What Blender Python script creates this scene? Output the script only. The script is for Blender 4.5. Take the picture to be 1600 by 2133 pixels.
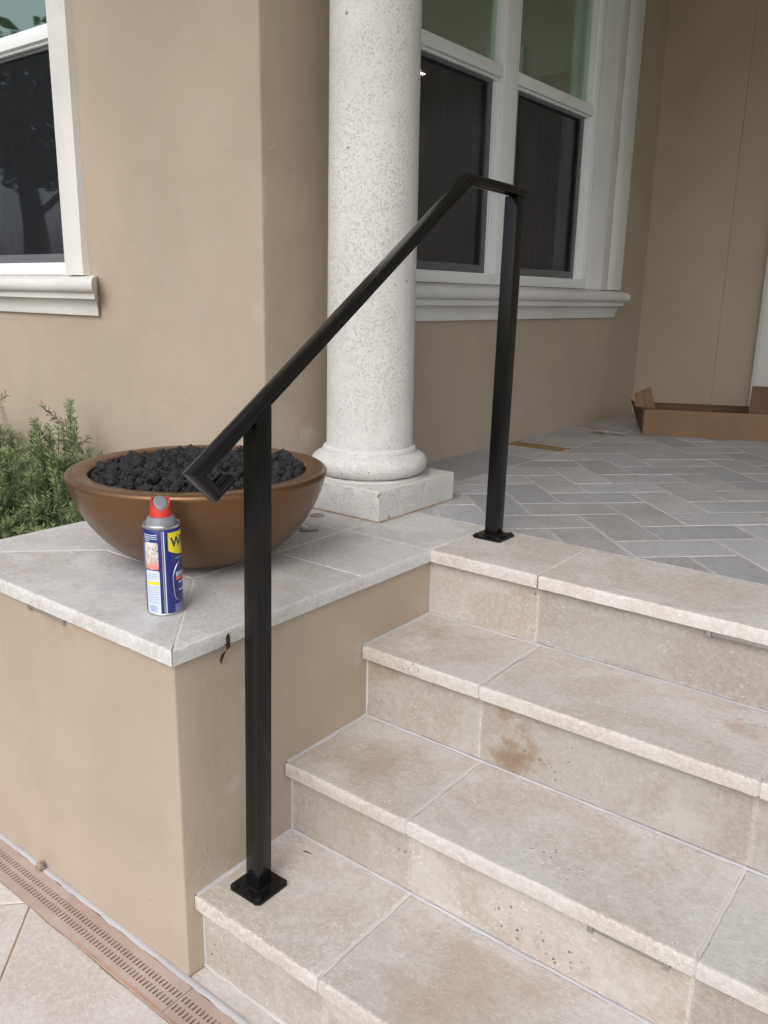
import bpy, bmesh, math, random
from mathutils import Vector, Matrix, noise

# ------------------------------------------------------------------ clear
for o in list(bpy.data.objects):
    bpy.data.objects.remove(o)
SC = bpy.context.scene
COL = SC.collection
RAD = math.radians

# ------------------------------------------------------------------ camera
Z0 = 0.7857                      # top of the pedestal and of the porch above the terrace
cam_data = bpy.data.cameras.new('camera')
cam = bpy.data.objects.new('camera', cam_data)
COL.objects.link(cam)
SC.camera = cam
pit, rol, yaw = -0.2551, 0.0193, 0.6556
fw = Vector((-math.sin(yaw) * math.cos(pit), math.cos(yaw) * math.cos(pit), math.sin(pit)))
rt = Vector((math.cos(yaw), math.sin(yaw), 0))
up = rt.cross(fw)
r2 = math.cos(rol) * rt + math.sin(rol) * up
u2 = -math.sin(rol) * rt + math.cos(rol) * up
m = Matrix((r2, u2, -fw)).transposed().to_4x4()
m.translation = Vector((1.2341, -0.933, 0.6791 + Z0))
cam.matrix_world = m
cam_data.sensor_fit = 'HORIZONTAL'
cam_data.sensor_width = 36.0
cam_data.lens = 36.0 * 1725.65 / 1600.0
cam_data.clip_start = 0.02
cam_data.clip_end = 500
SC.render.resolution_x = 768
SC.render.resolution_y = 1024

# ------------------------------------------------------------------ sky and sun (bright overcast)
SUN_EL, SUN_AZ = RAD(43), RAD(160)      # azimuth from +Y clockwise: in front of the house, a little to its left
world = bpy.data.worlds.new('World')
SC.world = world
world.use_nodes = True
wn = world.node_tree
wn.nodes.clear()
sky = wn.nodes.new('ShaderNodeTexSky')
sky.sky_type = 'NISHITA'
sky.sun_disc = False
sky.sun_elevation = SUN_EL
sky.sun_rotation = SUN_AZ
sky.air_density = 1.0
sky.dust_density = 4.0
hsv = wn.nodes.new('ShaderNodeHueSaturation')
hsv.inputs['Saturation'].default_value = 0.42
bg = wn.nodes.new('ShaderNodeBackground')
bg.inputs['Strength'].default_value = 0.15
wo = wn.nodes.new('ShaderNodeOutputWorld')
wn.links.new(sky.outputs[0], hsv.inputs['Color'])
wn.links.new(hsv.outputs[0], bg.inputs['Color'])
wn.links.new(bg.outputs[0], wo.inputs['Surface'])
sl = bpy.data.lights.new('sun', 'SUN')
sl.energy = 0.5
sl.angle = RAD(60)
sl.color = (1.0, 0.985, 0.965)
sun = bpy.data.objects.new('sun', sl)
COL.objects.link(sun)
sd = Vector((math.sin(SUN_AZ) * math.cos(SUN_EL), math.cos(SUN_AZ) * math.cos(SUN_EL), math.sin(SUN_EL)))
sun.rotation_euler = sd.to_track_quat('Z', 'Y').to_euler()
sun.location = sd * 20
SC.view_settings.view_transform = 'Standard'
SC.view_settings.look = 'None'
SC.view_settings.gamma = 1.0
SC.view_settings.use_curve_mapping = False
SC.view_settings.exposure = 0.36
SC.render.engine = 'CYCLES'
SC.cycles.max_bounces = 6
SC.cycles.diffuse_bounces = 4
SC.cycles.glossy_bounces = 3
SC.cycles.transmission_bounces = 3
SC.cycles.transparent_max_bounces = 16

# ------------------------------------------------------------------ materials
class NT:
    def __init__(s, name):
        s.m = bpy.data.materials.new(name)
        s.m.use_nodes = True
        s.t = s.m.node_tree
        s.t.nodes.clear()
        s.out = s.n('OutputMaterial')
    def n(s, kind, **kw):
        nd = s.t.nodes.new('ShaderNode' + kind)
        for k, v in kw.items():
            setattr(nd, k, v)
        return nd
    def l(s, a, b):
        s.t.links.new(a, b)
    def set(s, sock, v):
        if hasattr(v, 'is_output') or isinstance(v, bpy.types.NodeSocket):
            s.l(v, sock)
        else:
            sock.default_value = v
    def coords(s, kind='Object', scale=(1, 1, 1), rnd=0.0, rot=(0, 0, 0)):
        tc = s.n('TexCoord')
        v = tc.outputs[kind]
        if rnd:
            oi = s.n('ObjectInfo')
            mu = s.n('VectorMath', operation='SCALE')
            mu.inputs[0].default_value = (rnd, rnd * 0.73, rnd * 1.31)
            s.l(oi.outputs['Random'], mu.inputs['Scale'])
            ad = s.n('VectorMath', operation='ADD')
            s.l(v, ad.inputs[0]); s.l(mu.outputs[0], ad.inputs[1])
            v = ad.outputs[0]
        mp = s.n('Mapping')
        mp.inputs['Scale'].default_value = scale
        mp.inputs['Rotation'].default_value = rot
        s.l(v, mp.inputs['Vector'])
        return mp.outputs[0]
    def noise(s, v, scale, detail=4, rough=0.55, dist=0.0):
        nd = s.n('TexNoise')
        nd.inputs['Scale'].default_value = scale
        nd.inputs['Detail'].default_value = min(detail, 3.5)
        nd.inputs['Roughness'].default_value = rough
        nd.inputs['Distortion'].default_value = dist
        s.l(v, nd.inputs['Vector'])
        return nd.outputs['Fac']
    def voro(s, v, scale, feature='F1', rnd=1.0):
        nd = s.n('TexVoronoi', feature=feature)
        nd.inputs['Scale'].default_value = scale
        nd.inputs['Randomness'].default_value = rnd
        s.l(v, nd.inputs['Vector'])
        return nd
    def ramp(s, f, a, b, va=0.0, vb=1.0, smooth=True):
        mr = s.n('MapRange')
        mr.interpolation_type = 'SMOOTHSTEP' if smooth else 'LINEAR'
        mr.inputs['From Min'].default_value = a
        mr.inputs['From Max'].default_value = b
        mr.inputs['To Min'].default_value = va
        mr.inputs['To Max'].default_value = vb
        s.l(f, mr.inputs['Value'])
        return mr.outputs['Result']
    def mul(s, a, b, op='MULTIPLY'):
        nd = s.n('Math', operation=op)
        s.set(nd.inputs[0], a); s.set(nd.inputs[1], b)
        return nd.outputs[0]
    def mix(s, f, a, b, blend='MIX'):
        nd = s.n('Mix', data_type='RGBA', blend_type=blend)
        s.set(nd.inputs['Factor'], f)
        for sock, v in ((nd.inputs[6], a), (nd.inputs[7], b)):
            if isinstance(v, tuple):
                sock.default_value = (*v[:3], 1)
            else:
                s.l(v, sock)
        return nd.outputs[2]
    def bump(s, hgt, strength=0.3, dist=0.01, prev=None):
        nd = s.n('Bump')
        nd.inputs['Strength'].default_value = strength
        nd.inputs['Distance'].default_value = dist
        s.l(hgt, nd.inputs['Height'])
        if prev is not None:
            s.l(prev, nd.inputs['Normal'])
        return nd.outputs[0]
    def attr(s, name):
        nd = s.n('Attribute')
        nd.attribute_name = name
        return nd.outputs['Fac']
    def bsdf(s, color, rough=0.6, metal=0.0, spec=0.5, normal=None, coat=0.0, sheen=0.0):
        p = s.n('BsdfPrincipled')
        if isinstance(color, tuple):
            p.inputs['Base Color'].default_value = (*color[:3], 1)
        else:
            s.l(color, p.inputs['Base Color'])
        s.set(p.inputs['Roughness'], rough)
        s.set(p.inputs['Metallic'], metal)
        p.inputs['Specular IOR Level'].default_value = spec
        p.inputs['Coat Weight'].default_value = coat
        if normal is not None:
            s.l(normal, p.inputs['Normal'])
        s.l(p.outputs[0], s.out.inputs['Surface'])
        return p

def simple(name, col, rough=0.5, metal=0.0, spec=0.5, bump=0.0, bscale=80, var=0.0, coat=0.0):
    t = NT(name)
    v = t.coords('Object', rnd=7.0)
    c = col
    if var:
        f = t.ramp(t.noise(v, 6, 5, 0.6), 0.3, 0.7)
        c = t.mix(f, tuple(x * (1 - var) for x in col), tuple(min(1, x * (1 + var)) for x in col))
    nrm = t.bump(t.noise(v, bscale, 4, 0.6), bump, 0.002) if bump else None
    t.bsdf(c, rough, metal, spec, nrm, coat)
    return t.m

def travertine(name, base, pale, brown, brown_amt=0.5, fleck=0.5, pit=1.0, chalk=0.75, rnd=31.0, vary=0.12, cool=(0.46, 0.46, 0.48), cool_amt=0.0, grain=(1, 1, 1), blobs=()):
    base, pale = [(c_[0] * 0.98, c_[1] * 0.985, c_[2] * 0.99) for c_ in (base, pale)]
    t = NT(name)
    v = t.coords('Object', rnd=rnd)
    vs = t.coords('Object', scale=grain, rnd=rnd)
    big = t.ramp(t.noise(v, 3.6, 7, 0.68, 0.5), 0.40, 0.60)
    c = t.mix(big, base, pale)
    br = t.ramp(t.noise(v, 6.5, 9, 0.75, 0.5), 0.46, 0.66)
    mod = t.ramp(t.noise(v, 1.3, 3, 0.5), 0.42, 0.62)
    c = t.mix(t.mul(t.mul(br, mod), brown_amt), c, brown)
    if cool_amt:
        oi = t.n('ObjectInfo')
        wn_ = t.n('TexWhiteNoise', noise_dimensions='1D')
        t.l(oi.outputs['Random'], wn_.inputs['W'])
        c = t.mix(t.mul(t.ramp(wn_.outputs['Value'], 0.25, 0.95), cool_amt), c, cool)
    # cloudy fine grain
    fine = t.noise(vs, 75, 6, 0.78, 0.3)
    c = t.mix(t.ramp(fine, 0.40, 0.68, 0.0, 0.36), c, tuple(min(1, x * 1.32) for x in pale))
    c = t.mix(t.ramp(fine, 0.44, 0.26, 0.0, 0.20), c, tuple(x * 0.72 for x in brown))
    # short pale scratches and flecks
    f1 = t.voro(t.coords('Object', scale=(55, 170, 110), rnd=rnd, rot=(0, 0, 0.5)), 1.0)
    f2 = t.voro(t.coords('Object', scale=(170, 60, 110), rnd=rnd * 1.7, rot=(0, 0, 0.35)), 1.0)
    gate = t.ramp(t.noise(v, 14, 5, 0.7), 0.48, 0.66)
    fl = t.mul(t.ramp(f1.outputs['Distance'], 0.33, 0.12), gate)
    fl2 = t.mul(t.ramp(f2.outputs['Distance'], 0.31, 0.12), t.ramp(t.noise(v, 10, 5, 0.7), 0.52, 0.68))
    fl = t.mul(t.mul(fl, fl2, 'MAXIMUM'), fleck)
    c = t.mix(t.mul(fl, 0.95), c, (0.76, 0.745, 0.725))
    for (ctr, rad, bc, amt, ns) in blobs:
        c = t.mix(t.mul(world_blob(t, ctr, rad, ns), amt), c, bc)
    tick = t.mul(t.ramp(t.voro(t.coords('Object', scale=(80, 150, 100), rnd=rnd * 2.3, rot=(0, 0, -0.4)), 1.0).outputs['Distance'], 0.24, 0.10), t.ramp(t.noise(v, 9, 3, 0.6), 0.52, 0.66))
    c = t.mix(t.mul(tick, 0.42), c, tuple(x * 0.5 for x in brown))
    # pits
    pv = t.voro(t.coords('Object', scale=(60, 85, 60), rnd=rnd * 0.6), 1.0)
    pg = t.ramp(t.noise(v, 4.5, 4, 0.6), 0.56, 0.70)
    pitf = t.mul(t.mul(t.ramp(pv.outputs['Distance'], 0.20, 0.11), pg), pit)
    c = t.mix(t.mul(pitf, 0.85), c, (0.10, 0.075, 0.055))
    # chalky worn edges
    ed = t.mul(t.attr('edge'), t.ramp(t.noise(v, 110, 4, 0.7), 0.36, 0.60))
    c = t.mix(t.mul(ed, chalk), c, (0.80, 0.78, 0.74))
    if vary:
        oi2 = t.n('ObjectInfo')
        wv = t.n('TexWhiteNoise', noise_dimensions='1D')
        ad = t.mul(oi2.outputs['Random'], 13.7)
        t.l(ad, wv.inputs['W'])
        k = t.ramp(wv.outputs['Value'], 0, 1, 1 - vary, 1 + vary, False)
        hs = t.n('HueSaturation')
        t.l(k, hs.inputs['Value']); t.l(c, hs.inputs['Color'])
        c = hs.outputs[0]
    h = t.mul(fine, t.mul(pitf, -1.6), 'ADD')
    nrm = t.bump(h, 0.6, 0.003)
    rough = t.ramp(fine, 0.3, 0.7, 0.72, 0.88)
    t.bsdf(c, rough, 0, 0.35, nrm)
    return t.m

def world_blob(t, centre, radius, nscale=14.0):
    """mask of a stain with its own ragged shape round a place on the wall"""
    g = t.n('NewGeometry')
    sub = t.n('VectorMath', operation='DISTANCE')
    t.l(g.outputs['Position'], sub.inputs[0])
    sub.inputs[1].default_value = centre
    nz = t.noise(g.outputs['Position'], nscale, 6, 0.7)
    d = t.mul(sub.outputs['Value'], t.ramp(nz, 0.25, 0.75, radius * 0.8, -radius * 0.8, False), 'ADD')
    return t.ramp(d, radius * 1.15, -radius * 0.15)

def stucco(name, col, blobs=(), var=0.06, bstr=0.35, warm=(1.06, 1.0, 0.9)):
    t = NT(name)
    v = t.coords('Object')
    big = t.ramp(t.noise(v, 1.7, 6, 0.6, 0.5), 0.32, 0.68)
    c = t.mix(big, tuple(x * (1 - var) for x in col), tuple(x * (1 + var) for x in col))
    sm = t.noise(v, 7.5, 8, 0.68, 0.3)
    c = t.mix(t.ramp(sm, 0.5, 0.75, 0, 0.22), c, tuple(min(1, x * k * 1.12) for x, k in zip(col, (0.98, 1.02, 1.1))))
    # sparse trowel ridges: thin curved lines
    rn = t.noise(t.coords('Object', scale=(1, 1, 0.55), rot=(0.3, 0.2, 0.2)), 5.5, 3, 0.5, 1.2)
    rid = t.mul(t.mul(rn, -0.5, 'ADD'), 1.0)
    ab = t.n('Math', operation='ABSOLUTE'); t.l(rid, ab.inputs[0])
    line = t.mul(t.ramp(ab.outputs[0], 0.007, 0.0015), t.ramp(t.noise(v, 3.1, 4, 0.6), 0.57, 0.66))
    c = t.mix(t.mul(line, 0.22), c, tuple(min(1, x * 1.25) for x in col))
    sp = t.voro(v, 34)
    spots = t.mul(t.ramp(sp.outputs['Distance'], 0.10, 0.05), t.ramp(t.noise(v, 6, 3, 0.5), 0.6, 0.7))
    c = t.mix(t.mul(spots, 0.4), c, (0.55, 0.50, 0.45))
    for (ctr, rad, bc, amt, ns) in blobs:
        c = t.mix(t.mul(world_blob(t, ctr, rad, ns), amt), c, bc)
    h = t.mul(t.mul(t.noise(v, 5.0, 4, 0.5), 1.6), t.mul(t.noise(v, 55, 5, 0.65), 0.30), 'ADD')
    h = t.mul(h, t.mul(line, 0.34), 'ADD')
    nrm = t.bump(h, bstr, 0.010)
    t.bsdf(c, 0.82, 0, 0.3, nrm)
    return t.m

def coral(name, col, pits=1.0, scale=1.0):
    t = NT(name)
    v = t.coords('Object')
    c = t.mix(t.ramp(t.noise(v, 2.2, 5, 0.6), 0.35, 0.65), tuple(x * 0.93 for x in col), tuple(min(1, x * 1.05) for x in col))
    gate = t.ramp(t.noise(v, 6.0, 5, 0.7, 0.3), 0.28, 0.58)
    dv = t.n('VectorMath', operation='ADD')
    wob = t.n('TexNoise'); wob.inputs['Scale'].default_value = 60 * scale; wob.inputs['Detail'].default_value = 3
    t.l(v, wob.inputs['Vector'])
    scl = t.n('VectorMath', operation='SCALE'); scl.inputs['Scale'].default_value = 0.022
    t.l(wob.outputs['Color'], scl.inputs[0]); t.l(v, dv.inputs[0]); t.l(scl.outputs[0], dv.inputs[1])
    p1 = t.voro(dv.outputs[0], 125 * scale)
    p2 = t.voro(dv.outputs[0], 42 * scale)
    a = t.mul(t.ramp(p1.outputs['Distance'], 0.40, 0.20), gate)
    b = t.mul(t.ramp(p2.outputs['Distance'], 0.22, 0.12), t.ramp(t.noise(v, 6.5, 4, 0.6), 0.52, 0.62))
    nz = t.noise(v, 170 * scale, 5, 0.7, 1.0)
    wig = t.mul(t.ramp(nz, 0.40, 0.30), gate)
    pit = t.mul(t.mul(a, b, 'MAXIMUM'), wig, 'MAXIMUM')
    c = t.mix(t.mul(pit, 0.10 * pits), c, tuple(x * 0.52 for x in col))
    deep = t.mul(t.ramp(t.voro(dv.outputs[0], 20 * scale).outputs['Distance'], 0.085, 0.05), t.ramp(t.noise(v, 3.3, 3, 0.5), 0.5, 0.6))
    c = t.mix(t.mul(deep, 0.75 * pits), c, (0.16, 0.145, 0.13))
    st = t.ramp(t.noise(v, 9, 6, 0.7), 0.62, 0.74)
    c = t.mix(t.mul(st, 0.14), c, (0.42, 0.36, 0.28))
    h = t.mul(t.mul(t.mul(pit, 1.0), t.mul(deep, 2.0), 'ADD'), -1.0)
    h = t.mul(h, t.mul(t.noise(v, 28, 6, 0.6), 0.6), 'ADD')
    nrm = t.bump(h, 0.50 * pits + 0.05, 0.0033)
    t.bsdf(c, 0.85, 0, 0.3, nrm)
    return t.m

M = {}
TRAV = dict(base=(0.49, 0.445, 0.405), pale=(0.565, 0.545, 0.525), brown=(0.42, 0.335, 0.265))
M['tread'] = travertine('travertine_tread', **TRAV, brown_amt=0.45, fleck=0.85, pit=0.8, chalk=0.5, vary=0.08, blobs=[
    ((0.874, 0.80, Z0 - 0.1944), 0.05, (0.40, 0.28, 0.23), 0.6, 20), ((0.10, 0.69, Z0 - 0.1944), 0.05, (0.62, 0.61, 0.60), 0.7, 22), ((0.28, 0.66, Z0 - 0.1944), 0.05, (0.60, 0.59, 0.58), 0.6, 22),
    ((0.06, 0.80, Z0 - 0.1944), 0.07, (0.33, 0.26, 0.20), 0.5, 18), ((0.58, 0.18, Z0 - 0.5889), 0.20, (0.42, 0.32, 0.24), 0.55, 9), ((0.16, 0.44, Z0 - 0.3981), 0.12, (0.36, 0.285, 0.225), 0.5, 12)])
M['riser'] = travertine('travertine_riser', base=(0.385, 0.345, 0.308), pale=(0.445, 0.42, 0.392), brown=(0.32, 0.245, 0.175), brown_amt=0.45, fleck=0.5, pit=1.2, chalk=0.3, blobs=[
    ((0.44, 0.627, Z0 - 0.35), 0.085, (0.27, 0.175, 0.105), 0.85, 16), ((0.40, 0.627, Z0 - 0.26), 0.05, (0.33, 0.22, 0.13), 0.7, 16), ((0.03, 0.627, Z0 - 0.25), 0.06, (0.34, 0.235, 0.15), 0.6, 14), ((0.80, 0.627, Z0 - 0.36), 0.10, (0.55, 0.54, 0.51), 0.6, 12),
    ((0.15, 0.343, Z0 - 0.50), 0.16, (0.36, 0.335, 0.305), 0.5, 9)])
M['coping'] = travertine('travertine_coping', base=(0.505, 0.492, 0.478), pale=(0.58, 0.575, 0.572), brown=(0.41, 0.37, 0.335), brown_amt=0.6, fleck=0.7, pit=0.5, chalk=0.6, vary=0.05, cool=(0.44, 0.45, 0.50), cool_amt=0.25, blobs=[
    ((-0.42, 0.24, Z0), 0.14, (0.36, 0.37, 0.44), 0.75, 7), ((-0.62, 0.62, Z0), 0.2, (0.40, 0.36, 0.33), 0.6, 8), ((0.55, 1.0, Z0), 0.13, (0.36, 0.315, 0.27), 0.6, 11), ((-0.12, 0.36, Z0), 0.10, (0.46, 0.41, 0.37), 0.6, 11)])
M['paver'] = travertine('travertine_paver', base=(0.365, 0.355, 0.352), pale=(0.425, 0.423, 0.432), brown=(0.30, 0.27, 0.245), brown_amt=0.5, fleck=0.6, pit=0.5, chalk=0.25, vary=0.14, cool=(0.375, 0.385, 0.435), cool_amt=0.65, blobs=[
    ((-0.52, 3.19, Z0), 0.055, (0.13, 0.075, 0.045), 0.85, 16), ((-0.43, 3.21, Z0), 0.04, (0.13, 0.08, 0.05), 0.85, 18), ((-0.60, 3.35, Z0), 0.10, (0.25, 0.19, 0.15), 0.6, 10)])
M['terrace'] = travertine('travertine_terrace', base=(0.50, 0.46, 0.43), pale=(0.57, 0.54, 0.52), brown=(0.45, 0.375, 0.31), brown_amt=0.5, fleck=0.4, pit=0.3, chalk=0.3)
M['brown_tile'] = travertine('rusty_paver', base=(0.24, 0.15, 0.085), pale=(0.32, 0.22, 0.14), brown=(0.15, 0.08, 0.04), brown_amt=0.9, fleck=0.3, pit=0.8, chalk=0.2, vary=0)
M['grout'] = simple('pale_grout', (0.53, 0.52, 0.505), 0.9, bump=0.4, bscale=60, var=0.10)
M['grout_blue'] = simple('smeared_grout', (0.50, 0.50, 0.52), 0.9, bump=0.4, bscale=60, var=0.10)
M['grout_brown'] = simple('brown_grout', (0.34, 0.25, 0.18), 0.9, bump=0.4, bscale=60, var=0.2)
WHITE = (0.66, 0.64, 0.62)
TAN = (0.420, 0.350, 0.284)
M['stucco_ped'] = stucco('pedestal_stucco', (0.420, 0.348, 0.280), blobs=[
    ((-0.012, 0.215, Z0 - 0.17), 0.025, (0.52, 0.55, 0.60), 0.5, 18), ((-0.012, 0.16, Z0 - 0.38), 0.03, (0.52, 0.52, 0.54), 0.45, 18),
    ((-0.012, 0.10, Z0 - 0.60), 0.07, (0.50, 0.45, 0.40), 0.6, 14), ((-0.012, 0.60, Z0 - 0.20), 0.04, (0.50, 0.47, 0.45), 0.5, 14),
    ((-0.012, 0.88, Z0 - 0.15), 0.05, (0.50, 0.47, 0.45), 0.6, 14), ((-0.012, 0.32, Z0 - 0.50), 0.10, (0.46, 0.41, 0.36), 0.55, 9),
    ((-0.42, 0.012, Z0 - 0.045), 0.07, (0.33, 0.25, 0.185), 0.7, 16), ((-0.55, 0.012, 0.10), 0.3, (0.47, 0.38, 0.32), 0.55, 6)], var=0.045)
M['stucco'] = stucco('house_stucco', TAN, blobs=[
    ((-0.7177, 1.159, Z0 + 0.215), 0.035, WHITE, 0.65, 22), ((-0.7177, 1.12, Z0 + 0.16), 0.10, (0.45, 0.40, 0.36), 0.7, 12),
    ((-0.7177, 1.03, Z0 + 0.25), 0.12, (0.44, 0.385, 0.33), 0.6, 9), ((-0.73, 0.955, Z0 + 0.62), 0.05, (0.52, 0.47, 0.42), 0.35, 16)], var=0.05)
M['coral'] = coral('pitted_cast_stone', (0.685, 0.68, 0.67), 1.35)
M['coral_plinth'] = coral('plinth_cast_stone', (0.64, 0.63, 0.615), 1.2, 0.8)
M['trim'] = coral('cast_stone_trim', (0.67, 0.668, 0.655), 0.25, 1.5)
M['vinyl'] = simple('white_vinyl', (0.86, 0.88, 0.91), 0.35)
M['screen_frame'] = simple('grey_screen_frame', (0.155, 0.16, 0.175), 0.45, metal=0.3)
M['black'] = simple('black_powder_coat', (0.0075, 0.0075, 0.008), 0.15, spec=0.28, bump=0.04, bscale=420)
M['bolt'] = simple('black_bolt', (0.03, 0.03, 0.03), 0.4, metal=0.6)
M['lava'] = simple('lava_rock', (0.040, 0.040, 0.045), 0.92, spec=0.25, bump=1.0, bscale=160, var=0.35)
M['chrome'] = simple('bright_steel', (0.62, 0.62, 0.63), 0.22, metal=1.0)
M['alu'] = simple('grey_step_light', (0.30, 0.285, 0.27), 0.5, metal=0.3)
M['tin'] = simple('tin_rim', (0.55, 0.56, 0.57), 0.3, metal=0.9)
M['can_blue'] = simple('blue_can_print', (0.013, 0.022, 0.19), 0.30, coat=0.3)
M['can_red'] = simple('red_plastic', (0.60, 0.035, 0.035), 0.4)
M['can_grey'] = simple('grey_plastic', (0.20, 0.22, 0.25), 0.45)
M['can_yellow'] = simple('yellow_print', (0.80, 0.70, 0.02), 0.35)
M['can_white'] = simple('white_print', (0.62, 0.68, 0.78), 0.4)
M['can_pale'] = simple('pale_blue_print', (0.30, 0.36, 0.55), 0.4)
M['can_orange'] = simple('orange_print', (0.75, 0.16, 0.04), 0.4)
M['can_navy'] = simple('navy_print', (0.010, 0.013, 0.09), 0.35)
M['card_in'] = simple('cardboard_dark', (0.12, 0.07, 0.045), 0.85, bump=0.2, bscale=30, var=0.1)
M['card'] = simple('cardboard', (0.205, 0.130, 0.082), 0.85, bump=0.2, bscale=30, var=0.08)
M['leaf_dry'] = simple('dry_leaf', (0.030, 0.013, 0.008), 0.7, bump=0.6, bscale=90, var=0.5)
M['soil'] = simple('soil', (0.055, 0.04, 0.028), 0.95, bump=1.0, bscale=40, var=0.4)
M['lawn'] = simple('lawn', (0.07, 0.12, 0.03), 0.95, bump=0.8, bscale=30, var=0.3)
M['bark'] = simple('bark', (0.075, 0.058, 0.045), 0.95, bump=1.0, bscale=30, var=0.3)
M['ceiling'] = simple('porch_ceiling_paint', (0.50, 0.45, 0.38), 0.8)
M['roof'] = simple('roof_tile', (0.22, 0.13, 0.09), 0.85, var=0.2)
M['room'] = simple('room_paint', (0.78, 0.80, 0.78), 0.9)
M['stone_bit'] = simple('rubble_bit', (0.34, 0.27, 0.22), 0.9, bump=0.8, bscale=60, var=0.2)
M['concrete'] = simple('concrete_core', (0.3, 0.28, 0.26), 0.95)
M['plug'] = travertine('plug_stone', base=(0.30, 0.23, 0.17), pale=(0.42, 0.35, 0.29), brown=(0.22, 0.15, 0.10), brown_amt=0.8, fleck=0.4, pit=0.6, vary=0)

def m_drain():
    t = NT('pink_drain_plastic')
    v = t.coords('Object')
    c = t.mix(t.ramp(t.noise(v, 5, 6, 0.65), 0.35, 0.65), (0.40, 0.305, 0.27), (0.47, 0.38, 0.345))
    c = t.mix(t.mul(t.ramp(t.noise(v, 14, 6, 0.7), 0.5, 0.75), 0.5), c, (0.52, 0.45, 0.41))
    t.bsdf(c, 0.75, 0, 0.35, t.bump(t.noise(v, 70, 4, 0.6), 0.25, 0.002))
    return t.m
M['drain'] = m_drain()
M['drain_dark'] = simple('drain_channel', (0.02, 0.016, 0.014), 0.9)
M['drain_rust'] = simple('rust_smear', (0.40, 0.25, 0.19), 0.85, var=0.3)

def m_bronze():
    t = NT('bronze_glaze')
    v = t.coords('Object')
    c = t.mix(t.ramp(t.noise(v, 3.5, 4, 0.5), 0.3, 0.7), (0.142, 0.077, 0.039), (0.186, 0.104, 0.054))
    sc = t.mul(t.ramp(t.voro(t.coords('Object', scale=(120, 25, 16)), 1.0).outputs['Distance'], 0.10, 0.06), t.ramp(t.noise(v, 7, 3, 0.5), 0.62, 0.70))
    c = t.mix(t.mul(sc, 0.35), c, (0.45, 0.36, 0.28))
    p = t.bsdf(c, t.ramp(t.noise(v, 9, 5, 0.6), 0.3, 0.7, 0.27, 0.38), 0.55, 0.5, t.bump(t.noise(v, 14, 3, 0.5), 0.04, 0.01))
    return t.m
M['bronze'] = m_bronze()

def m_leaf(name, dark, light):
    t = NT(name)
    c = t.mix(t.attr('tone'), dark, light)
    p = t.bsdf(c, 0.55, 0, 0.35)
    tr = t.n('BsdfTranslucent')
    t.l(c, tr.inputs['Color'])
    mx = t.n('MixShader'); mx.inputs[0].default_value = 0.25
    t.l(p.outputs[0], mx.inputs[1]); t.l(tr.outputs[0], mx.inputs[2])
    t.l(mx.outputs[0], t.out.inputs['Surface'])
    return t.m
M['needle'] = m_leaf('shrub_needles', (0.115, 0.155, 0.10), (0.33, 0.42, 0.19))
M['tree_leaf'] = m_leaf('tree_leaves', (0.035, 0.07, 0.02), (0.09, 0.14, 0.04))

def m_glass(name, tint, refl=0.1, gcol=(0.74, 0.95, 0.82)):
    t = NT(name)
    tr = t.n('BsdfTransparent'); tr.inputs['Color'].default_value = (*tint, 1)
    gl = t.n('BsdfGlossy'); gl.inputs['Roughness'].default_value = 0.025
    gl.inputs['Color'].default_value = (*gcol, 1)
    wav = t.noise(t.coords('Object', scale=(1, 1, 1)), 2.5, 1, 0.4)
    nb = t.bump(wav, 0.06, 0.02)
    t.l(nb, gl.inputs['Normal'])
    gm = t.n('NewGeometry')
    dt = t.n('VectorMath', operation='DOT_PRODUCT')
    t.l(gm.outputs['Normal'], dt.inputs[0]); t.l(gm.outputs['Incoming'], dt.inputs[1])
    ab = t.n('Math', operation='ABSOLUTE'); t.l(dt.outputs['Value'], ab.inputs[0])
    schlick = t.mul(t.mul(1.0, ab.outputs[0], 'SUBTRACT'), 5.0, 'POWER')
    mx = t.n('MixShader')
    t.l(t.ramp(schlick, 0, 1, refl, 1.0, False), mx.inputs[0])
    t.l(tr.outputs[0], mx.inputs[1]); t.l(gl.outputs[0], mx.inputs[2])
    t.l(mx.outputs[0], t.out.inputs['Surface'])
    return t.m
M['glass'] = m_glass('green_coated_glass', (0.84, 0.91, 0.87), 0.30, (0.82, 0.95, 0.86))
M['glass_low'] = m_glass('clear_lower_glass', (0.30, 0.33, 0.36), 0.46, (0.84, 0.88, 1.0))

def m_screen():
    t = NT('insect_screen')
    tr = t.n('BsdfTransparent')
    df = t.n('BsdfDiffuse'); df.inputs['Color'].default_value = (0.035, 0.037, 0.042, 1)
    v = t.coords('Object', scale=(3, 3, 0.6))
    mx = t.n('MixShader')
    t.l(t.ramp(t.noise(v, 6, 4, 0.6), 0.3, 0.7, 0.24, 0.34), mx.inputs[0])
    t.l(tr.outputs[0], mx.inputs[1]); t.l(df.outputs[0], mx.inputs[2])
    t.l(mx.outputs[0], t.out.inputs['Surface'])
    return t.m
M['screen'] = m_screen()

def m_emit(name, col, s):
    t = NT(name)
    e = t.n('Emission'); e.inputs['Color'].default_value = (*col, 1); e.inputs['Strength'].default_value = s
    t.l(e.outputs[0], t.out.inputs['Surface'])
    return t.m
M['lamp_glow'] = m_emit('warm_lamp', (1.0, 0.95, 0.88), 330.0)

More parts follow.
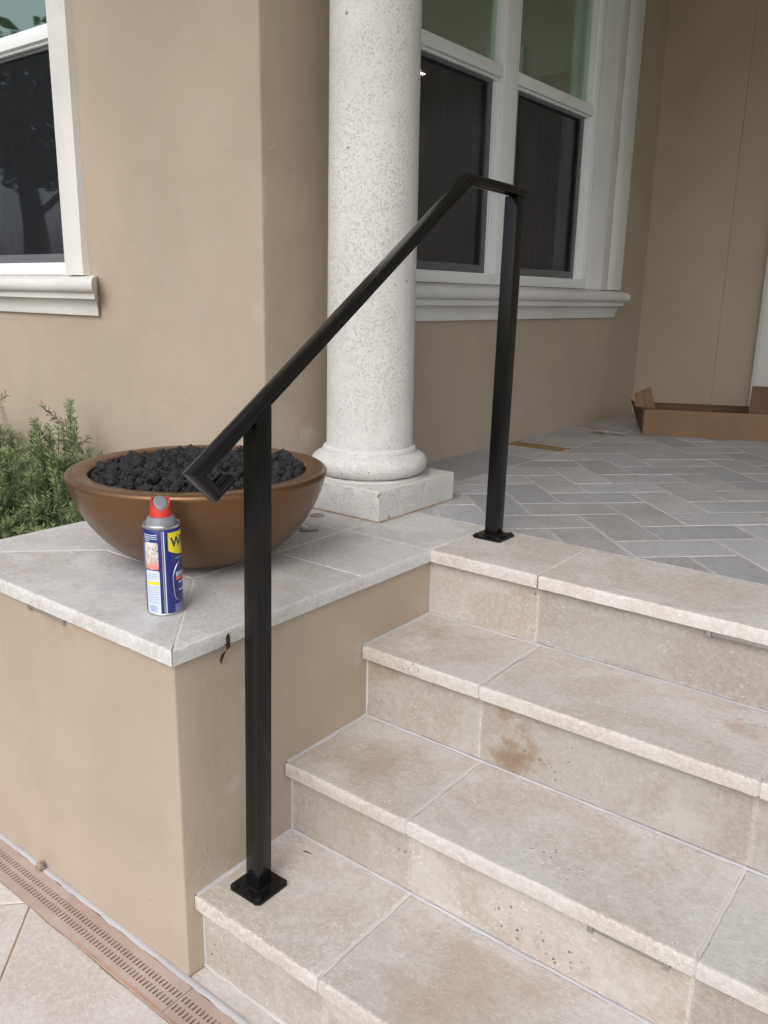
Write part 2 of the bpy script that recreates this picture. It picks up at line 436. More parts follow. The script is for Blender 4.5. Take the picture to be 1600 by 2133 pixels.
def m_photo():
    t = NT('printed_picture')
    v = t.coords('Object')
    c = t.mix(t.ramp(t.noise(v, 60, 4, 0.6), 0.35, 0.62), (0.42, 0.38, 0.37), (0.72, 0.70, 0.70))
    c = t.mix(t.ramp(t.noise(v, 110, 3, 0.6, 1.5), 0.56, 0.66), c, (0.06, 0.05, 0.06))
    g = t.n('SeparateXYZ'); t.l(v, g.inputs[0])
    c = t.mix(t.mul(t.ramp(g.outputs['Z'], 0.135, 0.105), t.ramp(t.noise(v, 45, 2, 0.5), 0.4, 0.55)), c, (0.70, 0.22, 0.16))
    t.bsdf(c, 0.4)
    return t.m
M['can_photo'] = m_photo()

# ------------------------------------------------------------------ builders
WL = {}          # world location of every root, to keep part meshes local to it
def tag(o, label=None, cat=None, group=None, kind=None):
    if label: o['label'] = label
    if cat: o['category'] = cat
    if group: o['group'] = group
    if kind: o['kind'] = kind
    return o
def root(name, loc, label=None, cat=None, group=None, kind=None):
    o = bpy.data.objects.new(name, None)
    o.empty_display_size = 0.05
    COL.objects.link(o)
    o.location = loc
    WL[o] = Vector(loc)
    return tag(o, label, cat, group, kind)
def link(name, me, parent=None, loc=None):
    o = bpy.data.objects.new(name, me)
    COL.objects.link(o)
    if parent is not None:
        o.parent = parent
        WL[o] = WL[parent]
    else:
        WL[o] = Vector((0, 0, 0))
    if loc is not None:
        o.location = loc
    return o
def mesh(name, V, F, mat, parent=None, smooth=False, attr=None, base=None):
    """a mesh given in world coordinates, stored local to its thing (or to base)"""
    off = WL[parent] if parent is not None else (Vector(base) if base else Vector((0, 0, 0)))
    me = bpy.data.meshes.new(name)
    me.from_pydata([tuple(Vector(v) - off) for v in V], [], F)
    me.materials.append(mat)
    if attr:
        a = me.attributes.new(attr[0], 'FLOAT', 'POINT')
        a.data.foreach_set('value', attr[1])
    if smooth:
        me.polygons.foreach_set('use_smooth', [True] * len(me.polygons))
    me.update()
    o = link(name, me, parent)
    if parent is None and base:
        o.location = base
        WL[o] = Vector(base)
    return o
def sharp(o, ang=35):
    o.data.polygons.foreach_set('use_smooth', [True] * len(o.data.polygons))
    o.data.set_sharp_from_angle(angle=RAD(ang))
    return o
class MB:
    def __init__(s):
        s.V = []; s.F = []
    def box(s, a, b):
        x0, y0, z0 = a; x1, y1, z1 = b
        n = len(s.V)
        s.V += [(x0, y0, z0), (x1, y0, z0), (x1, y1, z0), (x0, y1, z0), (x0, y0, z1), (x1, y0, z1), (x1, y1, z1), (x0, y1, z1)]
        s.F += [tuple(n + k for k in f) for f in ((0, 3, 2, 1), (4, 5, 6, 7), (0, 1, 5, 4), (1, 2, 6, 5), (2, 3, 7, 6), (3, 0, 4, 7))]
        return s
    def lathe(s, prof, c, seg=48, cap=True, a0=0.0):
        n = len(s.V)
        for (r, z) in prof:
            for k in range(seg):
                a = a0 + 2 * math.pi * k / seg
                s.V.append((c[0] + r * math.cos(a), c[1] + r * math.sin(a), c[2] + z))
        for i in range(len(prof) - 1):
            for k in range(seg):
                k2 = (k + 1) % seg
                s.F.append((n + i * seg + k, n + i * seg + k2, n + (i + 1) * seg + k2, n + (i + 1) * seg + k))
        if cap:
            s.F.append(tuple(n + k for k in reversed(range(seg))))
            s.F.append(tuple(n + (len(prof) - 1) * seg + k for k in range(seg)))
        return s
    def tube(s, pts, r, seg=8):
        n = len(s.V)
        pts = [Vector(p) for p in pts]
        rs = r if isinstance(r, (list, tuple)) else [r] * len(pts)
        for i, p in enumerate(pts):
            d = (pts[min(i + 1, len(pts) - 1)] - pts[max(i - 1, 0)]).normalized()
            a = d.cross(Vector((0.3, 0.2, 0.9))).normalized()
            if a.length < 0.1: a = d.cross(Vector((1, 0, 0))).normalized()
            b = d.cross(a)
            for k in range(seg):
                t = 2 * math.pi * k / seg
                s.V.append(tuple(p + rs[i] * (math.cos(t) * a + math.sin(t) * b)))
        for i in range(len(pts) - 1):
            for k in range(seg):
                k2 = (k + 1) % seg
                s.F.append((n + i * seg + k, n + i * seg + k2, n + (i + 1) * seg + k2, n + (i + 1) * seg + k))
        s.F.append(tuple(n + k for k in reversed(range(seg))))
        s.F.append(tuple(n + (len(pts) - 1) * seg + k for k in range(seg)))
        return s
    def build(s, name, mat, parent=None, smooth=False, base=None, bevel=0.0, attr=None, ang=35):
        o = mesh(name, s.V, s.F, mat, parent, False, attr, base)
        bm = bmesh.new(); bm.from_mesh(o.data)
        bmesh.ops.recalc_face_normals(bm, faces=bm.faces)
        if bevel:
            ed = [e for e in bm.edges if len(e.link_faces) == 2 and e.calc_face_angle(0) > 0.5]
            bmesh.ops.bevel(bm, geom=ed, offset=bevel, segments=2, affect='EDGES', profile=0.6)
        bm.to_mesh(o.data); bm.free()
        if smooth or bevel:
            sharp(o, ang)
        return o

rng = random.Random(5)
def resample(poly, step):
    out = []
    n = len(poly)
    for i in range(n):
        a, b = Vector(poly[i]), Vector(poly[(i + 1) % n])
        k = max(1, int(round((b - a).length / step)))
        for j in range(k):
            out.append((a.lerp(b, j / k), j == 0, i))
    return out
def area(p):
    return 0.5 * sum(p[i][0] * p[(i + 1) % len(p)][1] - p[(i + 1) % len(p)][0] * p[i][1] for i in range(len(p)))

def slab(name, poly, z0, z1, mat, parent, step=0.012, chip=0.0028, lip=0.004, mapf=None, seed=0.0):
    """a stone slab over a convex counter-clockwise outline, its arrises worn and chipped"""
    P = resample(poly, step)
    n = len(P); np_ = len(poly)
    nrm = []
    for i in range(np_):
        d = (Vector(poly[(i + 1) % np_]) - Vector(poly[i])).normalized()
        nrm.append(Vector((-d.y, d.x)))          # inward for CCW
    V = []; A = []
    per = sum((Vector(poly[(i + 1) % np_]) - Vector(poly[i])).length for i in range(np_))
    lim = 0.55 * abs(area(poly)) / per          # a quarter of the inradius or so: small offcuts keep a small arris
    def corner_in(i, d):
        n1, n2 = nrm[i - 1], nrm[i]
        return Vector(poly[i]) + (n1 + n2) * (d / max(0.05, 1 + n1.dot(n2)))
    minedge = min((Vector(poly[(i + 1) % np_]) - Vector(poly[i])).length for i in range(np_))
    r5 = min(lip + 0.006, max(lip * 1.05, 0.10 * minedge))
    cache = {}
    def off(i, d, c):
        d = min(d, lim)
        if d not in cache: cache[d] = [corner_in(k, d) for k in range(np_)]
        p, corner, e = P[i]
        q = cache[d]
        a_, b_ = Vector(poly[e]), Vector(poly[(e + 1) % np_])
        t = (p - a_).length / max(1e-9, (b_ - a_).length)
        w = q[e].lerp(q[(e + 1) % np_], t)
        if corner:
            n_ = (nrm[e - 1] + nrm[e])
            return w + n_.normalized() * min(c, lim * 0.5) if n_.length > 0.1 else w
        edge_ = min(t, 1 - t) * (b_ - a_).length
        return w + nrm[e] * min(c, lim * 0.5, edge_ * 0.3)
    def nz(p, f, s):
        return noise.noise(Vector((p.x * f + seed * 7.1, p.y * f - seed * 3.3, s + seed)))
    rows = []
    for (ins, z, amp, ea) in ((0.0005, z0, 0.5, 0.25), (0.0, (z0 + z1) / 2, 0.35, 0.32), (0.0, z1 - lip, 0.6, 0.45), (lip * 0.35, z1 - lip * 0.3, 1.0, 0.9), (lip, z1, 1.3, 0.9), (r5, z1, 0, 0.0)):
        row = []
        for i in range(n):
            p = P[i][0]
            c = max(0.0, nz(p, 15, 1.7) * 1.1 + nz(p, 41, 4.1) * 0.8 - 0.28) * 1.8 * chip * amp
            c = min(c, max(0.0, 0.45 * (min(r5, lim) - min(ins, lim))))
            q_ = off(i, ins, c)
            row.append(len(V)); V.append((q_.x, q_.y, z)); A.append(ea)
        rows.append(row)
    F = [tuple(reversed(rows[0]))]
    for a, b in zip(rows[:-1], rows[1:]):
        for i in range(n):
            j = (i + 1) % n
            F.append((a[i], a[j], b[j], b[i]))
    F.append(tuple(rows[-1]))
    if mapf: V = [mapf(*v) for v in V]
    o = mesh(name, V, F, mat, parent, False, ('edge', A))
    if mapf:
        bm = bmesh.new(); bm.from_mesh(o.data); bmesh.ops.recalc_face_normals(bm, faces=bm.faces); bm.to_mesh(o.data); bm.free()
    sharp(o, 30)
    return o
def rect(x0, x1, y0, y1):
    return [(x0, y0), (x1, y0), (x1, y1), (x0, y1)]
def clip(poly, x0, x1, y0, y1):
    for ax, lim, sgn in ((0, x0, 1), (0, x1, -1), (1, y0, 1), (1, y1, -1)):
        out = []
        for i in range(len(poly)):
            a, b = poly[i], poly[(i + 1) % len(poly)]
            da, db = sgn * (a[ax] - lim), sgn * (b[ax] - lim)
            if da >= 0: out.append(a)
            if da * db < 0:
                k = da / (da - db)
                out.append((a[0] + k * (b[0] - a[0]), a[1] + k * (b[1] - a[1])))
        poly = out
        if len(poly) < 3: return []
    return poly
# dimensions
H1, H2, H3 = 0.1944, 0.3981, 0.5889
YP, YA, YB, YC = 0.886, 0.6038, 0.3195, 0.0370
ST = 0.0334
XL = -0.0125
SB = 0.0233
XW, YW, YBK = -0.7177, 0.9589, 4.1376
XR = 3.2
G = 0.004

# ------------------------------------------------------------------ the setting: lawn, terrace, planting bed
lawn = MB().box((-90, -110, -0.3), (90, 70, -0.05)).build('ground', M['lawn'])
tag(lawn, kind='structure')
terr = MB().box((-3.6, -5.2, -0.25), (4.2, YC + SB + 0.3, -0.0025)).build('terrace', M['grout_brown'])
tag(terr, kind='structure')
T = 0.61
vx, vy = -0.497, -0.080
s2 = math.sqrt(0.5)
for i in range(-5, 7):
    for j in range(-3, 7):
        # diagonal square pavers; u runs to the right and away, v to the right and towards the viewer
        c = []
        for (a, b) in ((i * T + G / 2, j * T + G / 2), (i * T + G / 2, (j + 1) * T - G / 2), ((i + 1) * T - G / 2, (j + 1) * T - G / 2), ((i + 1) * T - G / 2, j * T + G / 2)):
            c.append((vx + (a + b) * s2, vy + (a - b) * s2))
        if area(c) < 0: c.reverse()
        c = clip(c, -1.7, 2.6, -2.2, -0.0895)
        if len(c) > 2 and abs(area(c)) > 0.002:
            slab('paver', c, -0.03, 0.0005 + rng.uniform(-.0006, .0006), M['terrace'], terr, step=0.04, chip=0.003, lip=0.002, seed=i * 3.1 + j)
# narrow strip of paving between the drain and the lowest riser
for k in range(5):
    x0 = XL + 0.004 + k * 0.61
    slab('paver', rect(x0, x0 + 0.606, 0.004, YC + SB - 0.001), -0.03, 0.001, M['tread'], terr, step=0.03, chip=0.002, lip=0.002, seed=50 + k)
bed = MB().box((-4.5, 0.03, -0.2), (-0.985, YW - 0.002, 0.02)).build('planting_bed', M['soil'])
tag(bed, kind='structure')

# ------------------------------------------------------------------ channel drain
dr = root('channel_drain', (-0.4, -0.05, 0), 'pink plastic channel drain with two rows of slots along the pedestal foot', 'drain')
MB().box((-1.7, -0.0885, -0.09), (2.6, -0.002, -0.05)).build('channel', M['drain_dark'], dr)
def grate(x0, x1, parent):
    b = MB()
    top, bot = 0.003, -0.010
    rows = ((-0.0408, -0.0240), (-0.0666, -0.0490))
    ys = [-0.0885, rows[1][0], rows[1][1], rows[0][0], rows[0][1], -0.003]
    for a, c in ((ys[0], ys[1]), (ys[2], ys[3]), (ys[4], ys[5])):
        b.box((x0, a, bot), (x1, c, top))
    pitch = 0.0117; sw = 0.0054
    n = int((x1 - x0) / pitch)
    for (a, c) in rows:
        for k in range(n + 1):
            xa = x0 + k * pitch + (0 if k else 0)
            xb = min(x1, xa + pitch - sw)
            if xb > xa + 0.0005:
                # the bars lean a little, as the slots do
                nn = len(b.V)
                sk = 0.004
                b.V += [(xa, a, bot), (xb, a, bot), (xb + sk * 0, c, bot), (xa + sk * 0, c, bot), (xa, a, top), (xb, a, top), (xb, c, top), (xa, c, top)]
                b.F += [tuple(nn + q for q in f) for f in ((0, 3, 2, 1), (4, 5, 6, 7), (0, 1, 5, 4), (1, 2, 6, 5), (2, 3, 7, 6), (3, 0, 4, 7))]
    return b.build('grate', M['drain'], parent)
for k in range(5):
    grate(-1.7 + k * 0.86, -1.7 + (k + 1) * 0.86 - 0.002, dr)
b = MB()
V = []; F = []
for k in range(60):
    x = -0.32 + k * 0.01
    w = 0.004 + 0.006 * max(0, noise.noise(Vector((x * 9, 1, 2))) + 0.35) * math.sin(math.pi * k / 59)
    V += [(x, -0.0885 + 0.0005, 0.0038), (x, -0.0885 + w, 0.0038)]
    if k: F.append((2 * k - 2, 2 * k, 2 * k + 1, 2 * k - 1))
mesh('rust_smear', V, F, M['drain_rust'], dr)
# pale mortar joint between drain and pedestal
def bead(name, pts, w, hgt, mat, parent, n=(0, 0, 1), side=(0, 1, 0), seed=0, step=0.012, rag=0.45):
    """a smeared line of grout: flat, ragged on both sides"""
    n = Vector(n); side = Vector(side)
    a, b_ = Vector(pts[0]), Vector(pts[1])
    k = max(2, int((b_ - a).length / step))
    V = []; F = []
    for i in range(k + 1):
        p = a.lerp(b_, i / k)
        q_ = p * 23 + Vector((seed, seed * 2, 0))
        w1 = w * (0.75 + rag * noise.noise(q_) + rag * 0.4 * noise.noise(q_ * 4))
        w2 = w * 0.5
        V += [tuple(p - side * w2), tuple(p - side * w2 * 0.2 + n * hgt), tuple(p + side * max(w1, 0.1 * w) * 0.6 + n * hgt * 0.6), tuple(p + side * max(w1, 0.1 * w))]
        if i:
            for q in range(3):
                F.append((4 * i - 4 + q, 4 * i + q, 4 * i + q + 1, 4 * i - 3 + q))
    return mesh(name, V, F, mat, parent, True)
bead('mortar_joint', ((-1.6, 0.0065, 0.0036), (2.4, 0.0065, 0.0036)), 0.0125, 0.0018, M['grout_blue'], dr, side=(0, -1, 0), seed=3, rag=0.22)

# ------------------------------------------------------------------ pedestal
ped = root('pedestal', (-0.48, 0.45, 0), 'tan stucco pedestal block with a pale travertine coping carrying the bronze bowl', 'pedestal')
PX0 = -0.970
body = MB()
def wall_grid(V, F, a, u, v, nu, nv, amp=0.0012, seed=0, nrm=(0, 0, 1)):
    a, u, v, nrm = Vector(a), Vector(u), Vector(v), Vector(nrm)
    n = len(V)
    for i in range(nu + 1):
        for j in range(nv + 1):
            p = a + u * (i / nu) + v * (j / nv)
            d = amp * (noise.noise(p * 6 + Vector((seed, 0, 0))) + 0.5 * noise.noise(p * 17)) if 0 < i < nu and 0 < j < nv else 0
            V.append(tuple(p + nrm * d))
    for i in range(nu):
        for j in range(nv):
            q_ = n + i * (nv + 1) + j
            F.append((q_, q_ + nv + 1, q_ + nv + 2, q_ + 1))
# stucco block: a rounded, slightly wavering arris
def stucco_block(name, x0, x1, y0, y1, z0, z1, mat, parent, r=0.006, nz_=26):
    V = []; F = []
    prof = []
    for (cx, cy, a0) in ((x1 - r, y0 + r, -90), (x1 - r, y1 - r, 0), (x0 + r, y1 - r, 90), (x0 + r, y0 + r, 180)):
        for k in range(4):
            a = RAD(a0 + 30 * k)
            prof.append((cx + r * math.cos(a), cy + r * math.sin(a)))
    # extra points along the sides
    full = []
    for i in range(len(prof)):
        a, b_ = Vector(prof[i]), Vector(prof[(i + 1) % len(prof)])
        k = max(1, int((b_ - a).length / 0.05))
        for j in range(k): full.append(a.lerp(b_, j / k))
    n = len(full)
    c = Vector(((x0 + x1) / 2, (y0 + y1) / 2))
    for j in range(nz_ + 1):
        z = z0 + (z1 - z0) * j / nz_
        for p in full:
            d = 0.0016 * noise.noise(Vector((p.x * 7, p.y * 7, z * 7))) + 0.0010 * noise.noise(Vector((p.x * 25, p.y * 25, z * 25)))
            o_ = (p - c).normalized()
            V.append((p.x + o_.x * d, p.y + o_.y * d, z))
    for j in range(nz_):
        for i in range(n):
            F.append((j * n + i, j * n + (i + 1) % n, (j + 1) * n + (i + 1) % n, (j + 1) * n + i))
    F.append(tuple(nz_ * n + i for i in range(n)))
    return mesh(name, V, F, mat, parent, True)
bo = stucco_block('body', PX0 + 0.012, XL, 0.012, YW + 0.05, -0.02, Z0 - ST - 0.0005, M['stucco_ped'], ped)
sharp(bo, 60)
MB().box((PX0 + 0.02, 0.02, Z0 - 0.02), (XL - 0.01, YW, Z0 - 0.0010)).build('grout_bed', M['grout'], ped)
BW = 0.303
g2 = 0.0007
cop = [
    [(PX0, 0.0), (0.0, 0.0), (-BW + g2 * 1.4, BW - g2), (PX0 + BW - g2 * 1.4, BW - g2)],
    [(0.0, 0.0 + g2 * 1.5), (0.0, 0.590 - g2), (-BW + g2, 0.590 - g2), (-BW + g2, BW + g2)],
    rect(-BW + g2, 0.0, 0.590 + g2, YP - g2),
    [(PX0, g2 * 1.5), (PX0 + BW - g2, BW + g2), (PX0 + BW - g2, YW - 0.001), (PX0, YW - 0.001)],
    rect(PX0 + BW + g2, -BW - g2, BW + g2, 0.870 - g2),
]
for k, p in enumerate(cop):
    if area(p) < 0: p = list(reversed(p))
    slab('coping_slab', p, Z0 - ST, Z0 + rng.uniform(-.0004, .0004), M['coping'], ped, seed=k + 1.5, lip=0.0022)
# tile that carries the column
slab('coping_slab', rect(XW + 0.002, -BW - g2, 0.870 + g2, 1.197 - g2), Z0 - ST, Z0, M['coping'], ped, seed=9.5, lip=0.002, chip=0.0015)
slab('coping_slab', rect(PX0 + BW + g2, XW - g2, 0.870 + g2, YW - 0.001), Z0 - ST, Z0, M['coping'], ped, seed=10.5, lip=0.002)

# ------------------------------------------------------------------ entrance steps
steps = root('entrance_steps', (1.0, 0.3, 0), 'three travertine steps with worn pale nosings leading up to the porch', 'steps')
core = MB()
for (y, z) in ((YC, -H3), (YB, -H2), (YA, -H1)):
    core.box((XL + 0.003, y + SB + 0.02, -0.05), (XR - 0.02, {YC: YB, YB: YA, YA: YP}[y] + SB + 0.02 - 0.001, Z0 + z - 0.002 if False else Z0 + z - 0.0022))
for (y, z, yn) in ((YC, -H3, YB), (YB, -H2, YA), (YA, -H1, YP)):
    core.box((XL + 0.003, y + 0.0022, Z0 + z - ST + 0.003), (XR - 0.02, y + SB + 0.019, Z0 + z - 0.0022))
core.build('core', M['grout'], steps)
joints = {'A': (0.3417, 0.9595), 'B': (0.3470, 0.9540), 'C': (0.3500, 0.9600)}
def spans(j):
    xs = [XL + 0.001, j[0], j[1]]
    while xs[-1] < XR: xs.append(xs[-1] + 0.614)
    xs[-1] = XR
    return list(zip(xs[:-1], xs[1:]))
lev = {'C': (YC, YB, H3, Z0 - 0.0), 'B': (YB, YA, H2, 0), 'A': (YA, YP, H1, 0)}
for n_, (y0, y1, hh, _) in lev.items():
    for k, (xa, xb) in enumerate(spans(joints[n_])):
        zj = rng.uniform(-.0006, .0006)
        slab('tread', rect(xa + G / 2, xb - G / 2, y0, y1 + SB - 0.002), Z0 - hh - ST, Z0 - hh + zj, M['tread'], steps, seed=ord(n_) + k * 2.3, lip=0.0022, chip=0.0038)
ris = {'C': (YC, 0.0005, Z0 - H3 - ST), 'B': (YB, Z0 - H3 + 0.001, Z0 - H2 - ST), 'A': (YA, Z0 - H2 + 0.001, Z0 - H1 - ST), 'P': (YP, Z0 - H1 + 0.001, Z0 - ST)}
for n_, (y, za, zb) in ris.items():
    jj = joints.get(n_, (0.3300, 0.9450))
    jj = (jj[0] - 0.002, jj[1] - 0.004)
    for k, (xa, xb) in enumerate(spans(jj)):
        yy = y + SB
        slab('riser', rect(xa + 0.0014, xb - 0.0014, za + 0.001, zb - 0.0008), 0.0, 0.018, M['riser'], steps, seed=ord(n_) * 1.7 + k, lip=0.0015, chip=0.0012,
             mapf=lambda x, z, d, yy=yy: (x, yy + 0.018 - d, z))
# grout wiped across the tread joints
M['grout_wipe'] = simple('wiped_grout', (0.56, 0.55, 0.54), 0.9, bump=0.4, bscale=60, var=0.08)
for n_, (y0, y1, hh, _) in lev.items():
    for k, (xa, xb) in enumerate(spans(joints[n_])[1:3]):
        bead('grout_bead', ((xa - 0.001, y0 + 0.012, Z0 - hh + 0.0007), (xa - 0.001, y1 + SB - 0.004, Z0 - hh + 0.0007)), 0.0055, 0.0004, M['grout_wipe'], steps, side=(1, 0, 0), seed=hh * 3 + k)
# riser backing so that joints show grout
rb = MB()
for n_, (y, za, zb) in ris.items():
    rb.box((XL + 0.004, y + SB + 0.0012, za + 0.002), (XR - 0.03, y + SB + 0.03, zb - 0.001))
rb.build('riser_grout', simple('riser_grout', (0.47, 0.435, 0.40), 0.9, bump=0.3, var=0.1), steps)
# smeared grout along the inner corners
for n_, y, hh in (('C', YB, H3), ('B', YA, H2), ('A', YP, H1)):
    zt = Z0 - hh
    bead('grout_bead', ((XL, y + SB - 0.002, zt + 0.0008), (XR - 0.1, y + SB - 0.002, zt + 0.0008)), 0.0085, 0.0022, M['grout_blue'], steps, side=(0, -1, 0), seed=hh * 9)
    y0 = {'C': YC, 'B': YB, 'A': YA}[n_]
    bead('grout_bead', ((XL + 0.001, y0 + 0.004, zt + 0.0008), (XL + 0.001, y + SB, zt + 0.0008)), 0.010, 0.0022, M['grout_blue'], steps, side=(1, 0, 0), seed=hh * 5)
for n_, (y, za, zb) in ris.items():
    bead('grout_bead', ((XL + 0.0008, y + SB - 0.0006, za), (XL + 0.0008, y + SB - 0.0006, zb)), 0.006, 0.0015, M['grout_blue'], steps, n=(0, -1, 0), side=(1, 0, 0), seed=za * 5)
bead('grout_bead', ((XL, YC + SB - 0.001, 0.002), (2.3, YC + SB - 0.001, 0.002)), 0.008, 0.002, M['grout'], steps, side=(0, -1, 0), seed=91)

# ------------------------------------------------------------------ porch floor
M['grout_floor'] = simple('porch_grout', (0.50, 0.49, 0.48), 0.9, bump=0.4, bscale=60, var=0.12)
pf = MB().box((XL + 0.004, YP + SB + 0.025, 0.0), (XR, YBK + 0.3, Z0 - 0.0016)).box((XW + 0.001, 1.2, 0.0), (XL + 0.0035, YBK + 0.3, Z0 - 0.0014)).build('porch_floor', M['grout_floor'])
tag(pf, kind='structure')
xs = [-BW, 0.331, 0.945, 1.559, 2.173, 2.787, XR]
for k, (xa, xb) in enumerate(zip(xs[:-1], xs[1:])):
    p = rect(xa + G / 2, xb - G / 2, YP, 1.197 - G / 2)
    if k == 0:
        slab('nosing_slab', rect(0.0, xb - G / 2, YP, 1.197 - G / 2), Z0 - ST, Z0 + rng.uniform(-.0004, .0004), M['tread'], pf, seed=70, lip=0.0022, chip=0.003)
        slab('nosing_slab', rect(xa + g2, -0.0012, YP + g2, 1.197 - G / 2), Z0 - ST, Z0, M['coping'], pf, seed=71, lip=0.002, chip=0.0015)
    else:
        slab('nosing_slab', p, Z0 - ST, Z0 + rng.uniform(-.0004, .0004), M['tread'], pf, seed=72 + k, lip=0.0022, chip=0.003)
# border of pavers along the house wall
xb0, xb1 = XW + 0.003, -0.420
yy = 1.20
rows = [(1.20, 1.70, 0), (1.70, 2.31, 0), (2.31, 2.54, 0), (2.54, 2.672, 1), (2.672, 3.28, 0), (3.28, 3.89, 0), (3.89, 4.12, 0)]
for (a, c, kind_) in rows:
    slab('floor_paver', rect(xb0, xb1 - G / 2, a + G / 2, c - G / 2), Z0 - 0.02, Z0 + rng.uniform(-.0004, .0004), M['brown_tile'] if kind_ else M['paver'], pf, step=0.05, chip=0.002, lip=0.0015, seed=a)
# herringbone pavers, 45 degrees to the house
wq = 0.1524
GG = 0.0046
SH = {}
def herring(i, j, horiz):
    a0, b0 = i + 0.72, j - 0.43
    la, lb = (2, 1) if horiz else (1, 2)
    c = []
    g = GG / 2 / wq
    for (a, b_) in ((a0 + g, b0 + g), (a0 + g, b0 + lb - g), (a0 + la - g, b0 + lb - g), (a0 + la - g, b0 + g)):
        c.append(((a + b_) * wq * s2, (a - b_) * wq * s2))
    if area(c) < 0: c.reverse()
    return c
cnt = 0
stuffV = []; 
for i in range(-2, 42):
    for j in range(-34, 14):
        mm = (i + j) % 4
        if mm not in (3, 1): continue
        p = herring(i, j, mm == 3)
        full = p
        p = clip(p, xb1 + G / 2, XR, 1.197 + G / 2, YBK - 0.01)
        p = [q for k_, q in enumerate(p) if math.hypot(q[0] - p[k_ - 1][0], q[1] - p[k_ - 1][1]) > 0.014]
        if len(p) < 3 or area(p) < 0.0006: continue
        cx_ = sum(q[0] for q in p) / len(p); cy_ = sum(q[1] for q in p) / len(p)
        # leave out what the picture shows nothing of, far to the right of the frame
        if cx_ > 0.95 + 0.18 * (cy_ - 1.2): 
            if cx_ > 1.3: continue
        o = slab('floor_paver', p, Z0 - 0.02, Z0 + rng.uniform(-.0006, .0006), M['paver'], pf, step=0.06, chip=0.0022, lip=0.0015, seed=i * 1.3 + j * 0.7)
        cnt += 1
print('herringbone pavers', cnt)
# plain floor to the right of what the frame can show
far = MB().box((1.45, 1.25, Z0 - 0.01), (XR - 0.02, YBK - 0.02, Z0 - 0.0008)).build('floor_base', M['paver'], pf)

# ------------------------------------------------------------------ house
house = root('house', (XW - 1.5, 3.0, 0), 'tan stucco house wall with white sash windows around the porch corner', 'house')
ZT = Z0 + 3.10
WZ0, WZ1 = Z0 + 0.735, Z0 + 2.45          # window openings
LX0, LX1 = -2.95, -1.735                   # left window opening (front wall)
RY0, RY1 = 1.62, 3.463                     # right window opening (porch side wall)
TH = 0.2
def wall_mesh(name, boxes, mat):
    b = MB()
    for a, c in boxes: b.box(a, c)
    return b.build(name, mat, house)
wall_mesh('front_wall', [((-6.5, YW, -0.2), (LX0, YW + TH, ZT)), ((LX0, YW, -0.2), (LX1, YW + TH, WZ0)), ((LX0, YW, WZ1), (LX1, YW + TH, ZT))], M['stucco'])
# the corner piece: front return and porch side in one, its arris rounded by the trowel
rc = 0.010
outl = [(LX1, YW), (XW - 0.03, YW)] + [(XW - rc + rc * math.cos(RAD(-90 + 15 * k)), YW + rc + rc * math.sin(RAD(-90 + 15 * k))) for k in range(7)] + [(XW, YW + 0.03), (XW, RY0), (XW - TH, RY0), (XW - TH, YW + TH), (LX1, YW + TH)]
V = []; F = []
n = len(outl); NZ = 90
for j in range(NZ + 1):
    z = -0.2 + (ZT + 0.2) * j / NZ
    for k, (x, y) in enumerate(outl):
        w = 0.0014 * noise.noise(Vector((z * 6, 3, 1))) + 0.0008 * noise.noise(Vector((z * 21, 9, 1))) if 2 < k < 8 else 0
        V.append((x - w * 0.7, y + w * 0.7, z))
for j in range(NZ):
    for i in range(n):
        F.append((j * n + i, j * n + (i + 1) % n, (j + 1) * n + (i + 1) % n, (j + 1) * n + i))
sharp(mesh('corner_wall', V, F, M['stucco'], house), 25)
wall_mesh('side_wall', [((XW - TH, RY0, -0.2), (XW, RY1, WZ0)), ((XW - TH, RY0, WZ1), (XW, RY1, ZT)), ((XW - TH, RY1, -0.2), (XW, YBK + 0.5, ZT))], M['stucco'])
wall_mesh('back_wall', [((XW + 0.0005, YBK, Z0 - 0.05), (-0.245, YBK + 0.45, ZT)), ((-0.30, YBK + 0.014, Z0 - 0.05), (4.2, YBK + 0.5, ZT))], M['stucco'])
MB().box((-6.5, 0.62, ZT + 0.001), (-0.95, 7.0, ZT + 0.12)).build('eave_soffit', M['ceiling'], house)
MB().box((-0.949, -0.75, ZT + 0.001), (XR + 1.5, 7.0, ZT + 0.12)).build('porch_ceiling', M['ceiling'], house)  # porch ceiling, its unseen front run out over the steps to cut overhead sky
MB().box((-0.98, -0.80, ZT + 0.121), (XR + 1.55, 1.2, ZT + 0.40)).build('added_overhang', M['trim'], house)  # unseen slab added above the steps to block sky light from overhead
rf = MB()
rf.V += [(-6.8, 0.58, ZT + 0.13), (-1.0, 0.58, ZT + 0.13), (-1.0, 7.2, ZT + 0.13), (-6.8, 7.2, ZT + 0.13), (-6.8, 3.75, ZT + 1.5), (-1.0, 3.75, ZT + 1.5)]
rf.F += [(0, 3, 2, 1), (0, 1, 5, 4), (3, 4, 5, 2), (0, 4, 3), (1, 2, 5)]
rf.build('roof', M['roof'], house)
# room behind the windows
room = MB()
rx0, rx1, ry0, ry1, rz0, rz1 = -6.0, XW - TH - 0.001, YW + TH + 0.001, 6.4, Z0 - 0.05, Z0 + 2.62
room.box((rx0, ry0, rz0 - 0.1), (rx1, ry1, rz0)).box((rx0, ry0, rz1), (rx1, ry1, rz1 + 0.1)).box((rx0 - 0.1, ry0, rz0), (rx0, ry1, rz1)).box((rx0, ry1, rz0), (rx1, ry1 + 0.1, rz1))
room.build('room', M['room'], house)
